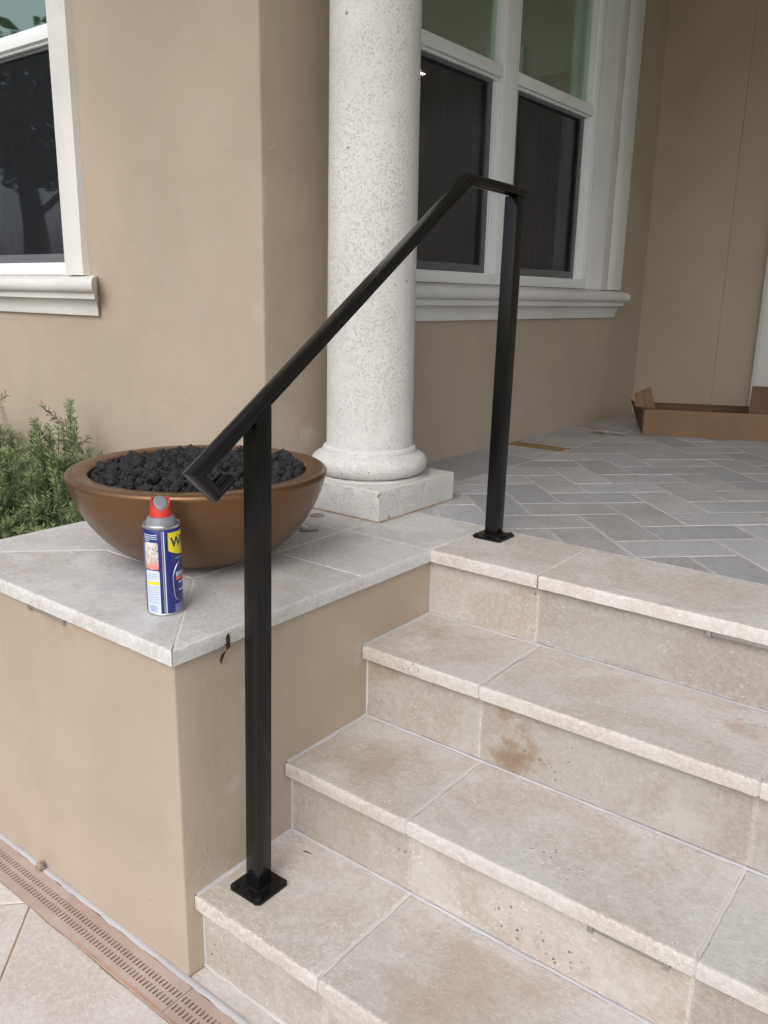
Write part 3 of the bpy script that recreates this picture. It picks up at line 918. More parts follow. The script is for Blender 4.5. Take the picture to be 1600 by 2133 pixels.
# door casing on the recessed back wall, at the right edge of the picture
dc = MB()
dc.box((-0.022, YBK - 0.035, Z0 + 0.001), (0.24, YBK + 0.013, Z0 + 2.2)).box((-0.004, YBK - 0.05, Z0 + 0.001), (0.20, YBK - 0.0355, Z0 + 2.18))
dc.build('door_casing', M['trim'], house, bevel=0.004)

def window(name, org, du, dn, u0, u1, label, units):
    """a double-hung window. du runs along the wall, dn points out of it; sub-parts hang on the frame"""
    org, du, dn = Vector(org), Vector(du), Vector(dn)
    def W(u, n, z): return org + du * u + dn * n + Vector((0, 0, z))
    def ub(b, a, c):
        """box given in (u, n, z)"""
        P = [W(*a), W(*c)]
        lo = [min(P[0][k], P[1][k]) for k in range(3)]; hi = [max(P[0][k], P[1][k]) for k in range(3)]
        b.box(lo, hi)
    fr = MB()
    F0, F1 = -0.14, -0.065
    zb, zt = Z0 + 0.746, WZ1
    FW = 0.06
    mids = [u0 + (u1 - u0) * k / units for k in range(1, units)]
    # frame: sill piece, head, jambs, mullions (butted)
    ub(fr, (u0, F0, zb - 0.008), (u1, F1, zb + 0.040)); ub(fr, (u0, F0, zt - 0.05), (u1, F1, zt))
    ub(fr, (u0, F0, zb + 0.0405), (u0 + FW, F1, zt - 0.0505)); ub(fr, (u1 - FW, F0, zb + 0.0405), (u1, F1, zt - 0.0505))
    for mu in mids:
        ub(fr, (mu - FW, F0, zb + 0.0405), (mu + FW, F1 + 0.004, zt - 0.0505))
    w = fr.build('window', M['vinyl'], house, bevel=0.003)
    if label: w['label'] = label
    ed = [u0] + mids + [u1]
    zr0, zr1 = Z0 + 1.600, Z0 + 1.650
    for a, c in zip(ed[:-1], ed[1:]):
        a2, c2 = a + FW + 0.0005, c - FW - 0.0005
        r = MB(); ub(r, (a2, -0.125, zr0), (c2, F1 - 0.003, zr1)); ub(r, (a2, -0.125, zr0 - 0.012), (c2, F1 - 0.018, zr0 - 0.0003))
        r.build('meeting_rail', M['vinyl'], w, bevel=0.003)
        # track ridges beside the screen
        for s_ in (0, 1):
            tr = MB()
            for q, (d0, dp) in enumerate(((0.0, 0.010), (0.0095, 0.018), (0.019, 0.026), (0.0285, 0.036))):
                x0, x1 = (a2 + d0, a2 + d0 + 0.0095) if s_ == 0 else (c2 - d0 - 0.0095, c2 - d0)
                ub(tr, (x0, -0.125, zb + 0.041), (x1, F1 - dp, zr0 - 0.0125))
            tr.build('track', M['vinyl'], w)
            t2 = MB()
            x0 = a2 if s_ == 0 else c2 - 0.024
            ub(t2, (x0, -0.125, zr1 + 0.0005), (x0 + 0.024, F1 - 0.014, zt - 0.051))
            t2.build('sash_stile', M['vinyl'], w, bevel=0.002)
        # panes
        g = MB(); ub(g, (a2 + 0.02, -0.106, zr1 - 0.005), (c2 - 0.02, -0.100, zt - 0.045)); g.build('upper_pane', M['glass'], w)
        g = MB(); ub(g, (a2 + 0.02, -0.124, zb + 0.03), (c2 - 0.02, -0.118, zr0 + 0.01)); g.build('lower_pane', M['glass_low'], w)
        # insect screen in a grey frame
        sf = MB()
        s0, s1 = a2 + 0.0385, c2 - 0.0385
        zs0, zs1 = zb + 0.042, zr0 - 0.0125
        B_ = 0.034
        ub(sf, (s0, -0.108, zs0), (s1, -0.096, zs0 + B_)); ub(sf, (s0, -0.108, zs1 - 0.014), (s1, -0.096, zs1))
        ub(sf, (s0, -0.108, zs0 + B_ + 0.0003), (s0 + B_, -0.096, zs1 - 0.0143)); ub(sf, (s1 - B_, -0.108, zs0 + B_ + 0.0003), (s1, -0.096, zs1 - 0.0143))
        sfo = sf.build('screen_frame', M['screen_frame'], w, bevel=0.002)
        sc = MB(); ub(sc, (s0 + B_ - 0.004, -0.1035, zs0 + B_ - 0.004), (s1 - B_ + 0.004, -0.1030, zs1 - 0.012)); sc.build('insect_screen', M['screen'], w)
    return w, W
def extrude_profile(name, prof, W, along, e0, e1, mat, parent, ret=True):
    """profile points (n, z) run along the wall from e0 to e1, ends returned like a mitred moulding"""
    V = []; F = []
    n = len(prof)
    for e, sg in ((e0, -1), (e1, 1)):
        for (pn, z) in prof:
            V.append(tuple(W(e + (sg * pn if ret else 0), pn, z)))
        # back row on the wall
    for i in range(n - 1):
        F.append((i, i + 1, n + i + 1, n + i))
    # ends
    k = len(V)
    for e, base in ((e0, 0), (e1, n)):
        st = len(V)
        for (pn, z) in prof: V.append(tuple(W(e, -0.002, z)))
        for i in range(n - 1):
            F.append((base + i, base + i + 1, st + i + 1, st + i))
    o = mesh(name, V, F, mat, parent)
    bm = bmesh.new(); bm.from_mesh(o.data)
    bmesh.ops.remove_doubles(bm, verts=bm.verts, dist=1e-5)
    bmesh.ops.recalc_face_normals(bm, faces=bm.faces); bm.to_mesh(o.data); bm.free()
    sharp(o, 28)
    return o
def sill_profile():
    P = [(-0.066, Z0 + 0.737), (0.0, Z0 + 0.733), (0.045, Z0 + 0.727)]
    for k in range(9):
        a = RAD(90 - 22.5 * k)
        P.append((0.052 + 0.026 * math.cos(a), Z0 + 0.697 + 0.027 * math.sin(a)))
    P += [(0.050, Z0 + 0.669), (0.050, Z0 + 0.648), (0.044, Z0 + 0.645)]
    for k in range(7):
        a = RAD(90 * k / 6)
        P.append((0.016 + 0.028 * (1 - math.sin(a)), Z0 + 0.645 - 0.05 * (1 - math.cos(a)) - 0.004 * k / 6))
    P += [(0.015, Z0 + 0.586), (-0.002, Z0 + 0.584)]
    return P
def casing(W, parent, u_in, u_out, prof, seams=()):
    """vertical moulding from inner to outer edge; prof = (fraction, proud)"""
    V = []; F = []
    zs = [Z0 + 0.7335] + [Z0 + 0.75 + 0.05 * k for k in range(35)]
    pts = [(u_in, -0.064)] + [(u_in + (u_out - u_in) * f, n) for f, n in prof] + [(u_out, -0.001)]
    for z in zs:
        for (u, n) in pts:
            V.append(tuple(W(u + 0.0008 * noise.noise(Vector((u * 30, z * 24, n * 9))), n, z)))
    k = len(pts)
    for j in range(len(zs) - 1):
        for i in range(k - 1):
            F.append((j * k + i, j * k + i + 1, (j + 1) * k + i + 1, (j + 1) * k + i))
    o = mesh('casing', V, F, M['trim'], parent)
    bm = bmesh.new(); bm.from_mesh(o.data); bmesh.ops.recalc_face_normals(bm, faces=bm.faces); bm.to_mesh(o.data); bm.free()
    return sharp(o, 28)
wl, WLf = window('window', (0, YW, 0), (1, 0, 0), (0, -1, 0), LX0, LX1, 'white sash window with dark insect screen in the lit front wall', 1)
cp = [(0.0, 0.030), (0.10, 0.030), (0.13, 0.034), (0.60, 0.040), (0.85, 0.036), (0.92, 0.031), (1.0, 0.028)]
casing(WLf, wl, -1.762, -1.648, cp)
casing(WLf, wl, LX0 + 0.03, LX0 - 0.084, cp)
extrude_profile('sill', sill_profile(), WLf, 0, LX0 - 0.13, -1.602, M['trim'], wl)
wr, WRf = window('window', (XW, 0, 0), (0, 1, 0), (1, 0, 0), RY0, RY1, 'pair of white sash windows in the shaded porch wall behind the column', 2)
cp2 = [(0.0, 0.030), (0.30, 0.031), (0.36, 0.025), (0.42, 0.036), (0.62, 0.043), (0.85, 0.040), (1.0, 0.036)]
casing(WRf, wr, RY1 - 0.012, 3.712, cp2)
casing(WRf, wr, RY0 + 0.012, RY0 - 0.24, cp2)
extrude_profile('sill', sill_profile(), WRf, 0, RY0 - 0.26, 3.685, M['trim'], wr)
# recessed lamp in the room ceiling, seen through the porch window
lp = root('recessed_lamp', (-2.95, 4.9, rz1), 'lit ceiling lamp with a painted rim glow seen through the porch window beside the column', 'lamp')
dirn = Vector((880 - 800, 0, 0))
def pix(u, v):
    d = r2 * ((u - 800) / 1725.65) - u2 * ((v - 1066.5) / 1725.65) + fw
    return d
d_ = pix(875, 154)
C0 = m.translation
tl = (rz1 - 0.012 - C0.z) / d_.z
LP = C0 + d_ * tl
lp.location = LP; WL[lp] = LP.copy()
MB().lathe([(0.045, 0.0), (0.068, 0.0), (0.072, 0.006), (0.05, 0.011)], LP, 32, cap=False).build('trim_ring', m_emit('ring_painted_glow', (1.0, 0.42, 0.12), 2.5), lp, smooth=True)  # orange emission imitates the bulb's light on the ring, which is no source
MB().lathe([(0.0005, 0.006), (0.058, 0.006), (0.058, 0.009), (0.0005, 0.009)], LP, 32, cap=False).build('bulb', M['lamp_glow'], lp)

# ------------------------------------------------------------------ column
CX, CY = -0.4892, 1.2206
col = root('stone_column', (CX, CY, Z0), 'white pitted cast stone column on a square plinth behind the bowl', 'column')
sh = [(0.1445 - 0.0062 * min(1.6, k / 55 * 2.905 / 1.1), 0.192 + 2.905 * k / 55) for k in range(56)]
def rough_lathe(name, prof, mat, seg=128, amp=0.0007):
    V = []; F = []
    for (r, z) in prof:
        for k in range(seg):
            a = 2 * math.pi * k / seg
            p = Vector((math.cos(a) * r, math.sin(a) * r, z))
            rr = r + amp * noise.noise(p * 14) + amp * 0.7 * noise.noise(p * 45)
            V.append((CX + math.cos(a) * rr, CY + math.sin(a) * rr, Z0 + z))
    for i in range(len(prof) - 1):
        for k in range(seg):
            k2 = (k + 1) % seg
            F.append((i * seg + k, i * seg + k2, (i + 1) * seg + k2, (i + 1) * seg + k))
    o = mesh(name, V, F, mat, col, True)
    return sharp(o, 40)
rough_lathe('shaft', sh, M['coral'])
bp = [(0.1995, 0.0995), (0.1995, 0.104)]
bp = [(0.190, 0.0985), (0.190, 0.104)]
for k in range(13):
    a = RAD(-80 + 160 * k / 12)
    bp.append((0.156 + 0.039 * math.cos(a), 0.140 + 0.036 * math.sin(a)))
bp += [(0.160, 0.177), (0.157, 0.179), (0.157, 0.188), (0.1545, 0.194), (0.149, 0.1975), (0.1435, 0.1985)]
rough_lathe('base_moulding', bp, M['coral'], amp=0.0009)
hp = 0.2075
slab('plinth', rect(CX - hp, CX + hp, CY - hp, CY + hp), Z0 + 0.0015, Z0 + 0.098, M['coral_plinth'], col, lip=0.005, chip=0.004, seed=4.4)
V = []
bead('mortar_bed', ((CX + hp + 0.001, CY - hp, Z0 + 0.001), (CX + hp + 0.001, CY + hp, Z0 + 0.001)), 0.006, 0.003, M['grout_brown'], col, side=(1, 0, 0), seed=1)
bead('mortar_bed', ((CX - hp, CY - hp - 0.001, Z0 + 0.001), (CX + hp, CY - hp - 0.001, Z0 + 0.001)), 0.008, 0.003, M['grout_brown'], col, side=(0, -1, 0), seed=2)

# ------------------------------------------------------------------ handrail
hr = root('handrail', (0.08, 0.6, Z0 - H3), 'black metal handrail with squared hook end standing on the steps', 'handrail')
LX = 0.088                      # the rail's plane; the posts lean a touch towards it
PO = 0.0198
posts = {'low': ((0.0761, 0.1455), Z0 - H3, (LX, 0.158), None), 'up': ((0.0645, 1.117), Z0, (LX - 0.008, 1.108), None)}
ry0, rz_0, ry1_, rz_1 = 0.0045, Z0 + 0.3655, 0.863, Z0 + 0.9535
def rail_z(y): return rz_0 + (y - ry0) * (rz_1 - rz_0) / (ry1_ - ry0)
for key, ((bx, by), zb, (tx, ty), _) in posts.items():
    V = []
    n = 2
    for (x, y, flat) in ((bx, by, True), (tx, ty, False)):
        for (sx, sy) in ((-1, -1), (1, -1), (1, 1), (-1, 1)):
            px, py = x + sx * PO, y + sy * PO
            if flat: z = zb + 0.007
            elif key == 'low': z = rail_z(py) - 0.009
            else: z = Z0 + 0.9390
            V.append((px, py, z))
    F = [(0, 3, 2, 1), (4, 5, 6, 7), (0, 1, 5, 4), (1, 2, 6, 5), (2, 3, 7, 6), (3, 0, 4, 7)]
    b = MB(); b.V = V; b.F = F
    b.build('post', M['black'], hr, bevel=0.0028, ang=50)
    # base plate with clipped corners
    q_ = 0.0475; cc = 0.008
    pl = [(-q_ + cc, -q_), (q_ - cc, -q_), (q_, -q_ + cc), (q_, q_ - cc), (q_ - cc, q_), (-q_ + cc, q_), (-q_, q_ - cc), (-q_, -q_ + cc)]
    b = MB()
    b.V = [(bx + x, by + y, zb + 0.0012) for x, y in pl] + [(bx + x, by + y, zb + 0.0078) for x, y in pl]
    b.F = [tuple(reversed(range(8))), tuple(range(8, 16))] + [(k, (k + 1) % 8, 8 + (k + 1) % 8, 8 + k) for k in range(8)]
    plate = b.build('base_plate', M['black'], hr, bevel=0.0012)
    for sx in (-1, 1):
        for sy in (-1, 1):
            hb = MB().lathe([(0.0078, 0.0), (0.0078, 0.0016), (0.0055, 0.0024), (0.0052, 0.0050), (0.0025, 0.0056), (0.0022, 0.0040)], (bx + sx * 0.036, by + sy * 0.036, zb + 0.0079), 12)
            hb.build('bolt', M['bolt'], plate, smooth=True)
    wv = MB()
    pts = []
    for (sx, sy) in ((-1, -1), (1, -1), (1, 1), (-1, 1), (-1, -1)):
        pts.append((bx + sx * (PO + 0.001), by + sy * (PO + 0.001), zb + 0.0085))
    for a, c in zip(pts[:-1], pts[1:]):
        seg = []
        rr = []
        for k in range(9):
            p = Vector(a).lerp(Vector(c), k / 8)
            seg.append(p); rr.append(0.0028 + 0.0012 * noise.noise(p * 160))
        wv.tube(seg, rr, 6)
    wv.build('weld', M['black'], hr, smooth=True, ang=80)
# moulded cap rail, mitred along its path in the y-z plane
half = [(0.0, -0.0085), (0.004, -0.0085), (0.0055, -0.0065), (0.0085, -0.0065), (0.0100, -0.0100), (0.0150, -0.0105), (0.0195, -0.0080), (0.0213, -0.0035), (0.0205, 0.0005), (0.0186, 0.0025), (0.0190, 0.0055), (0.0165, 0.0090), (0.0115, 0.0115), (0.0050, 0.0128)]
prof = half + [(-u, v) for u, v in reversed(half[1:])]
path = [(0.0800, Z0 + 0.3485), (0.0445, Z0 + 0.3245), (0.0045, Z0 + 0.3655), (0.8630, Z0 + 0.9535), (1.1270, Z0 + 0.9490)]
def sweep(path, prof, xs, name, mat, parent):
    V = []; F = []
    n = len(prof)
    P = [Vector((0, y, z)) for y, z in path]
    T_ = [(b - a).normalized() for a, b in zip(P[:-1], P[1:])]
    # the 'up' side of the profile stays on the outside of the bends
    N_ = [Vector((0, -t.z, t.y)) for t in T_]
    for i, p in enumerate(P):
        if i == 0: nn = N_[0]; k = 1
        elif i == len(P) - 1: nn = N_[-1]; k = 1
        else:
            nn = (N_[i - 1] + N_[i]); k = 2 / nn.length_squared if nn.length else 1; 
        for (u, v) in prof:
            if i in (0, len(P) - 1): q_ = p + nn * v
            else: q_ = p + nn * v * k
            V.append((xs + u, q_.y, q_.z))
    for i in range(len(P) - 1):
        for k in range(n):
            k2 = (k + 1) % n
            F.append((i * n + k, i * n + k2, (i + 1) * n + k2, (i + 1) * n + k))
    F.append(tuple(range(n))); F.append(tuple((len(P) - 1) * n + k for k in range(n)))
    b = MB(); b.V = V; b.F = F
    return b.build(name, mat, parent, smooth=True, ang=40)
rail = sweep(list(reversed(path)), [(u, -v) for u, v in prof], LX - 0.002, 'top_rail', M['black'], hr)

# ------------------------------------------------------------------ fire bowl with lava rock
BX, BY, BR, BZ = -0.442, 0.452, 0.3330, 0.240
bowl = root('fire_bowl', (BX, BY, Z0), 'wide bronze brown fire bowl filled with black lava rock on the pedestal', 'bowl')
pr = [(0.118, 0.001), (0.122, 0.006)]
# outside curve
for k in range(1, 27):
    t = k / 26
    a = t * RAD(72)
    r = 0.122 + (BR - 0.004 - 0.122) * math.sin(a) / math.sin(RAD(72))
    z = 0.006 + (BZ - 0.022 - 0.006) * ((1 - math.cos(a)) / (1 - math.cos(RAD(72)))) ** 0.92
    pr.append((r, z))
for k in range(9):
    a = RAD(-20 + 110 * k / 8)
    pr.append((BR - 0.0115 + 0.0115 * math.cos(a), BZ - 0.0115 + 0.0115 * math.sin(a)))
pr += [(BR - 0.03, BZ - 0.0007), (BR - 0.052, BZ - 0.003), (BR - 0.056, BZ - 0.006), (BR - 0.058, BZ - 0.012), (BR - 0.061, BZ - 0.045), (BR - 0.08, BZ - 0.08), (0.05, BZ - 0.11)]
MB().lathe(pr, (BX, BY, Z0), 96).build('bowl', M['bronze'], bowl, smooth=True, ang=50)
def rock_mesh(seed, sub=2):
    bm = bmesh.new()
    bmesh.ops.create_icosphere(bm, subdivisions=sub, radius=1.0)
    r_ = random.Random(seed)
    sx, sy, sz = r_.uniform(0.8, 1.3), r_.uniform(0.7, 1.1), r_.uniform(0.65, 0.95)
    for v in bm.verts:
        p = v.co.copy()
        d = 1 + 0.40 * noise.noise(p * 1.3 + Vector((seed * 3.7, 0, 0))) + 0.34 * noise.noise(p * 2.7 + Vector((0, seed * 2.1, 0))) + 0.20 * noise.noise(p * 6 + Vector((0, 0, seed)))
        v.co = Vector((p.x * sx, p.y * sy, p.z * sz)) * d
    me = bpy.data.meshes.new('lava_rock')
    bm.to_mesh(me); bm.free()
    me.materials.append(M['lava'])
    return me
RM = [rock_mesh(k, 3) for k in range(10)]
RI = BR - 0.064
pts = []
r3 = random.Random(11)
tries = 0
def mound(r): return BZ - 0.016 + 0.020 * (1 - (r / RI) ** 2)
while len(pts) < 300 and tries < 60000:
    tries += 1
    rr = r3.uniform(0.0105, 0.0195) if tries < 30000 else r3.uniform(0.008, 0.012)
    a = r3.uniform(0, 2 * math.pi); d = (RI - rr * 0.6) * math.sqrt(r3.random())
    x, y = d * math.cos(a), d * math.sin(a)
    if all((x - q[0]) ** 2 + (y - q[1]) ** 2 > (0.88 * (rr + q[2])) ** 2 for q in pts):
        pts.append((x, y, rr))
for (x, y, rr) in pts:
    o = link('lava_rock', r3.choice(RM))
    d = math.hypot(x, y)
    o.location = (BX + x, BY + y, Z0 + mound(d) + r3.uniform(-0.006, 0.008) + (0.006 if r3.random() < 0.12 else 0))
    o.rotation_euler = (r3.uniform(0, 6.3), r3.uniform(0, 6.3), r3.uniform(0, 6.3))
    o.scale = (rr, rr, rr)
    tag(o, 'lump of black lava rock heaped in the bronze fire bowl', 'lava rock', 'lava rocks in the fire bowl')
# lower layer of rock between and under the visible lumps
V = []; F = []
small = rock_mesh(77, 1)
sv = [v.co.copy() for v in small.vertices]; sf_ = [tuple(p.vertices) for p in small.polygons]
for k in range(900):
    a = r3.uniform(0, 6.283); d = (RI - 0.007) * math.sqrt(r3.random())
    s_ = r3.uniform(0.008, 0.014)
    R_ = Matrix.Rotation(r3.uniform(0, 6.3), 3, Vector((r3.random(), r3.random(), r3.random() + 0.1)).normalized())
    c = Vector((BX + d * math.cos(a), BY + d * math.sin(a), Z0 + mound(d) - r3.uniform(0.010, 0.024)))
    n = len(V)
    V += [tuple(c + (R_ @ v) * s_) for v in sv]
    F += [tuple(n + q for q in f) for f in sf_]
fill = mesh('lava_gravel', V, F, M['lava'], None, True, base=(BX, BY, Z0 + BZ - 0.05))
tag(fill, 'small black lava gravel filling the gaps under the larger lumps', 'gravel', kind='stuff')

# ------------------------------------------------------------------ spray can
KX, KY, KR = -0.1870, 0.1320, 0.0392
can = root('spray_can', (KX, KY, Z0), 'blue and yellow spray can with red and grey nozzle on the pedestal', 'spray can')
KO = (KX, KY, Z0 + 0.0008)
A0 = math.atan2(-0.933 - KY, 1.2341 - KX)          # towards the viewer
MB().lathe([(KR - 0.004, 0.0), (KR - 0.0005, 0.0008), (KR + 0.0004, 0.0032), (KR - 0.0003, 0.0055)], KO, 56).build('bottom_rim', M['tin'], can, smooth=True)
body = MB().lathe([(KR - 0.0010, 0.0050), (KR, 0.0075), (KR, 0.1885), (KR - 0.0015, 0.1925)], KO, 72).build('body', M['can_blue'], can, smooth=True)
MB().lathe([(KR - 0.0018, 0.1915), (KR + 0.0007, 0.1940), (KR + 0.0009, 0.1985), (KR - 0.0005, 0.2005), (KR - 0.0035, 0.1990), (KR - 0.0050, 0.1950)], KO, 56, cap=False).build('top_rim', M['tin'], can, smooth=True)
MB().lathe([(KR - 0.0045, 0.1945), (KR - 0.0055, 0.2015), (KR - 0.0085, 0.2075), (KR - 0.0105, 0.2125), (KR - 0.0125, 0.2150), (KR - 0.016, 0.2155)], KO, 56).build('collar', M['can_grey'], can, smooth=True)
# red actuator, its top cut on a slant towards the viewer's left
cap = MB()
seg = 40
rows = []
for t in range(7):
    f = t / 6
    r = 0.0232 - 0.0035 * f
    row = []
    for k in range(seg):
        a = 2 * math.pi * k / seg
        rel = math.cos(a - (A0 + 0.12))
        top = 0.2515 - 0.022 * max(0, rel * 0.75 + 0.25) ** 1.2 + 0.004 * abs(math.sin(a - A0 - 0.12))
        z = 0.2145 + (top - 0.2145) * f
        row.append(len(cap.V)); cap.V.append((KX + r * math.cos(a), KY + r * math.sin(a), Z0 + z))
    rows.append(row)
row = []
for k in range(seg):
    p = cap.V[rows[-1][k]]
    row.append(len(cap.V)); cap.V.append((KX + (p[0] - KX) * 0.86, KY + (p[1] - KY) * 0.86, p[2] - 0.0006))
rows.append(row)
row = []
for k in range(seg):
    p = cap.V[rows[-1][k]]
    row.append(len(cap.V)); cap.V.append((KX + (p[0] - KX) * 0.97, KY + (p[1] - KY) * 0.97, p[2] - 0.010))
rows.append(row)
for a, b_ in zip(rows[:-1], rows[1:]):
    for k in range(seg):
        cap.F.append((a[k], a[(k + 1) % seg], b_[(k + 1) % seg], b_[k]))
cap.F.append(tuple(rows[-1])); cap.F.append(tuple(reversed(rows[0])))
cap.build('actuator_cap', M['can_red'], can, smooth=True, ang=45)
tg = MB()
rows = []
for (sc_, dz) in ((0.80, -0.006), (0.80, 0.0012), (0.70, 0.0030), (0.35, 0.0032)):
    row = []
    for k in range(seg):
        a = 2 * math.pi * k / seg
        rel = math.cos(a - (A0 + 0.12))
        r = 0.0197 * sc_
        top = 0.2512 - 0.0125 * (rel * sc_ + 0.35)
        row.append(len(tg.V)); tg.V.append((KX + r * math.cos(a), KY + r * math.sin(a), Z0 + top + dz - 0.002))
    rows.append(row)
for a, b_ in zip(rows[:-1], rows[1:]):
    for k in range(seg):
        tg.F.append((a[k], a[(k + 1) % seg], b_[(k + 1) % seg], b_[k]))
tg.F.append(tuple(rows[-1])); tg.F.append(tuple(reversed(rows[0])))
tg.build('trigger', M['can_grey'], can, smooth=True, ang=50)
def onc(phi, z, lift=0.0003):
    a = A0 + phi
    return (KX + (KR + lift) * math.cos(a), KY + (KR + lift) * math.sin(a), Z0 + z)
def patch(name, p0, p1, z0, z1, mat, lift=0.0003, rad=0.0):
    n = max(2, int(abs(p1 - p0) / 0.06))
    V = []; F = []
    for k in range(n + 1):
        ph = p0 + (p1 - p0) * k / n
        e = min(abs(ph - p0), abs(p1 - ph)) * KR
        cut = 0.0
        if rad and e < rad: cut = rad - math.sqrt(max(0, rad * rad - (rad - e) ** 2))
        V += [onc(ph, z0 + cut, lift), onc(ph, z1 - cut, lift)]
        if k: F.append((2 * k - 2, 2 * k, 2 * k + 1, 2 * k - 1))
    return mesh(name, V, F, mat, body, True)
def polypatch(name, pts, mat, lift):
    """a filled outline in (phi, z) wrapped round the can"""
    bm = bmesh.new()
    vs = [bm.verts.new((p, z * 10, 0)) for p, z in pts]
    f = bm.faces.new(vs)
    for cut in [x * 0.08 for x in range(-30, 40)]:
        bmesh.ops.bisect_plane(bm, geom=bm.verts[:] + bm.edges[:] + bm.faces[:], plane_co=(cut, 0, 0), plane_no=(1, 0, 0))
    bmesh.ops.triangulate(bm, faces=bm.faces[:])
    V = [onc(v.co.x, v.co.y / 10, lift) for v in bm.verts]
    bm.verts.index_update()
    F = [tuple(v.index for v in f.verts) for f in bm.faces]
    bm.free()
    o = mesh(name, V, F, mat, body, True)
    b2 = bmesh.new(); b2.from_mesh(o.data); bmesh.ops.recalc_face_normals(b2, faces=b2.faces); b2.to_mesh(o.data); b2.free()
    return o
def lettering(txt, phi0, z0, size, mat, lift, sx=1.0, bold=0.0):
    cu = bpy.data.curves.new('lettering', 'FONT')
    cu.body = txt; cu.size = size; cu.offset = bold
    ob = bpy.data.objects.new('lettering', cu)
    COL.objects.link(ob)
    dg = bpy.context.evaluated_depsgraph_get()
    me = bpy.data.meshes.new_from_object(ob.evaluated_get(dg))
    bpy.data.objects.remove(ob)
    V = [onc(phi0 + v.co.x * sx / KR, z0 + v.co.y, lift) for v in me.vertices]
    F = [tuple(p.vertices) for p in me.polygons]
    return mesh('lettering', V, F, mat, body)
# printed label
patch('seam_stripe', -0.055, 0.005, 0.0065, 0.1905, M['tin'])
patch('seam_stripe', 0.045, 0.105, 0.0065, 0.1905, M['can_white'])
patch('printed_picture', -1.15, -0.245, 0.106, 0.166, M['can_photo'], rad=0.002)
patch('white_panel', -1.12, -0.225, 0.006, 0.1035, M['can_white'], rad=0.003)
patch('yellow_bar', -1.08, -0.27, 0.0715, 0.0785, M['can_yellow'], 0.0005)
for k in range(4):
    patch('text_line', -1.12, -0.27 - (0.45 if k == 3 else 0), 0.1815 - 0.0042 * k, 0.1832 - 0.0042 * k, M['can_white'], 0.0005)
for k in range(3):
    patch('text_line', -1.05, -0.30 - 0.1 * (k == 2), 0.095 - 0.005 * k, 0.0962 - 0.005 * k, M['can_pale'], 0.0005)
for k in range(10):
    patch('text_line', -1.05, -0.30 - 0.12 * (k % 3 == 2), 0.0665 - 0.0040 * k, 0.0676 - 0.0040 * k, M['can_pale'], 0.0005)
bars = random.Random(3)
p = -0.92
while p < -0.42:
    w_ = bars.choice((0.018, 0.03, 0.045))
    patch('barcode_bar', p, p + w_, 0.0095, 0.0245, M['can_pale'], 0.0005)
    p += w_ + bars.choice((0.015, 0.03))
SHP = 1.52                                       # middle of the shield
sh_l, sh_r = 0.30, 2.75
top = [(sh_r - (sh_r - sh_l) * k / 10, 0.1865) for k in range(11)]
bot = [(sh_l + (sh_r - sh_l) * k / 16, 0.1470 - 0.0135 * math.sin(math.pi * k / 16) ** 0.8) for k in range(17)]
polypatch('shield_shadow', [(a + (0.02 if a > SHP else -0.02), z - 0.0022) for a, z in top + bot], M['can_navy'], 0.0004)
polypatch('shield', top + bot, M['can_yellow'], 0.0006)
lettering('WD-40', 0.44, 0.1545, 0.0300, M['can_navy'], 0.0010, 0.92, 0.0007)
patch('text_line', 0.70, 1.40, 0.1272, 0.1284, M['can_white'], 0.0005)
# grey outlined panel low on the front
ol = [(1.75, 0.118), (0.95, 0.118), (0.78, 0.112), (0.58, 0.098), (0.50, 0.088), (0.52, 0.066), (0.56, 0.047), (0.62, 0.038), (0.72, 0.0345), (1.75, 0.0345)]
ob_ = MB(); ob_.tube([onc(a, z, 0.0002) for a, z in ol], 0.0013, 6); ob_.build('panel_outline', M['tin'], body, smooth=True, ang=80)
patch('white_box', 0.68, 1.45, 0.0865, 0.0965, M['can_white'], 0.0005)
lettering('12 OZ', 0.74, 0.0885, 0.0085, M['can_navy'], 0.0009, 0.9)
patch('orange_box', 0.68, 1.45, 0.0785, 0.0850, M['can_orange'], 0.0005)
for z_ in (0.0705, 0.0535):
    patch('text_line', 0.86, 1.35, z_, z_ + 0.0035, M['can_white'], 0.0005)
for k in range(4):
    patch('text_line', 0.56, 1.30, 0.0215 - 0.0042 * k, 0.0240 - 0.0042 * k, M['can_pale'], 0.0005)

# ------------------------------------------------------------------ small things on the pedestal
key = root('gas_key', (-0.39, 0.81, Z0), 'bright steel gas valve key lying beside the bowl near the column', 'key')
a, c = Vector((-0.452, 0.822, Z0 + 0.011)), Vector((-0.383, 0.806, Z0 + 0.0065))
MB().tube([a, a.lerp(c, 0.5), c], 0.0032, 10).build('shank', M['chrome'], key, smooth=True, ang=60)
MB().tube([a - Vector((0.009, -0.002, 0)), a - Vector((0.0085, -0.0018, 0)), a - Vector((0.006, 0, 0)), a + Vector((0.001, 0, 0)), a + Vector((0.005, 0, 0)), a + Vector((0.007, -0.001, 0))], [0.002, 0.006, 0.0092, 0.0095, 0.006, 0.003], 14).build('socket', M['chrome'], key, smooth=True, ang=60)
hd = MB()
d1 = Vector((0.62, 0.78, 0)); d2 = Vector((0.78, -0.62, 0))
ctr = c
outl = []
for k in range(20):
    t = 2 * math.pi * k / 20
    outl.append((0.030 * math.copysign(abs(math.cos(t)) ** 0.7, math.cos(t)), 0.0085 * math.copysign(abs(math.sin(t)) ** 0.8, math.sin(t))))
for zz in (-0.0045, 0.0035):
    for (p_, q_) in outl:
        v = ctr + d1 * p_ + d2 * q_
        hd.V.append((v.x, v.y, v.z + zz + 0.003 * (q_ / 0.0085)))
hd.F = [tuple(reversed(range(20))), tuple(range(20, 40))] + [(k, (k + 1) % 20, 20 + (k + 1) % 20, 20 + k) for k in range(20)]
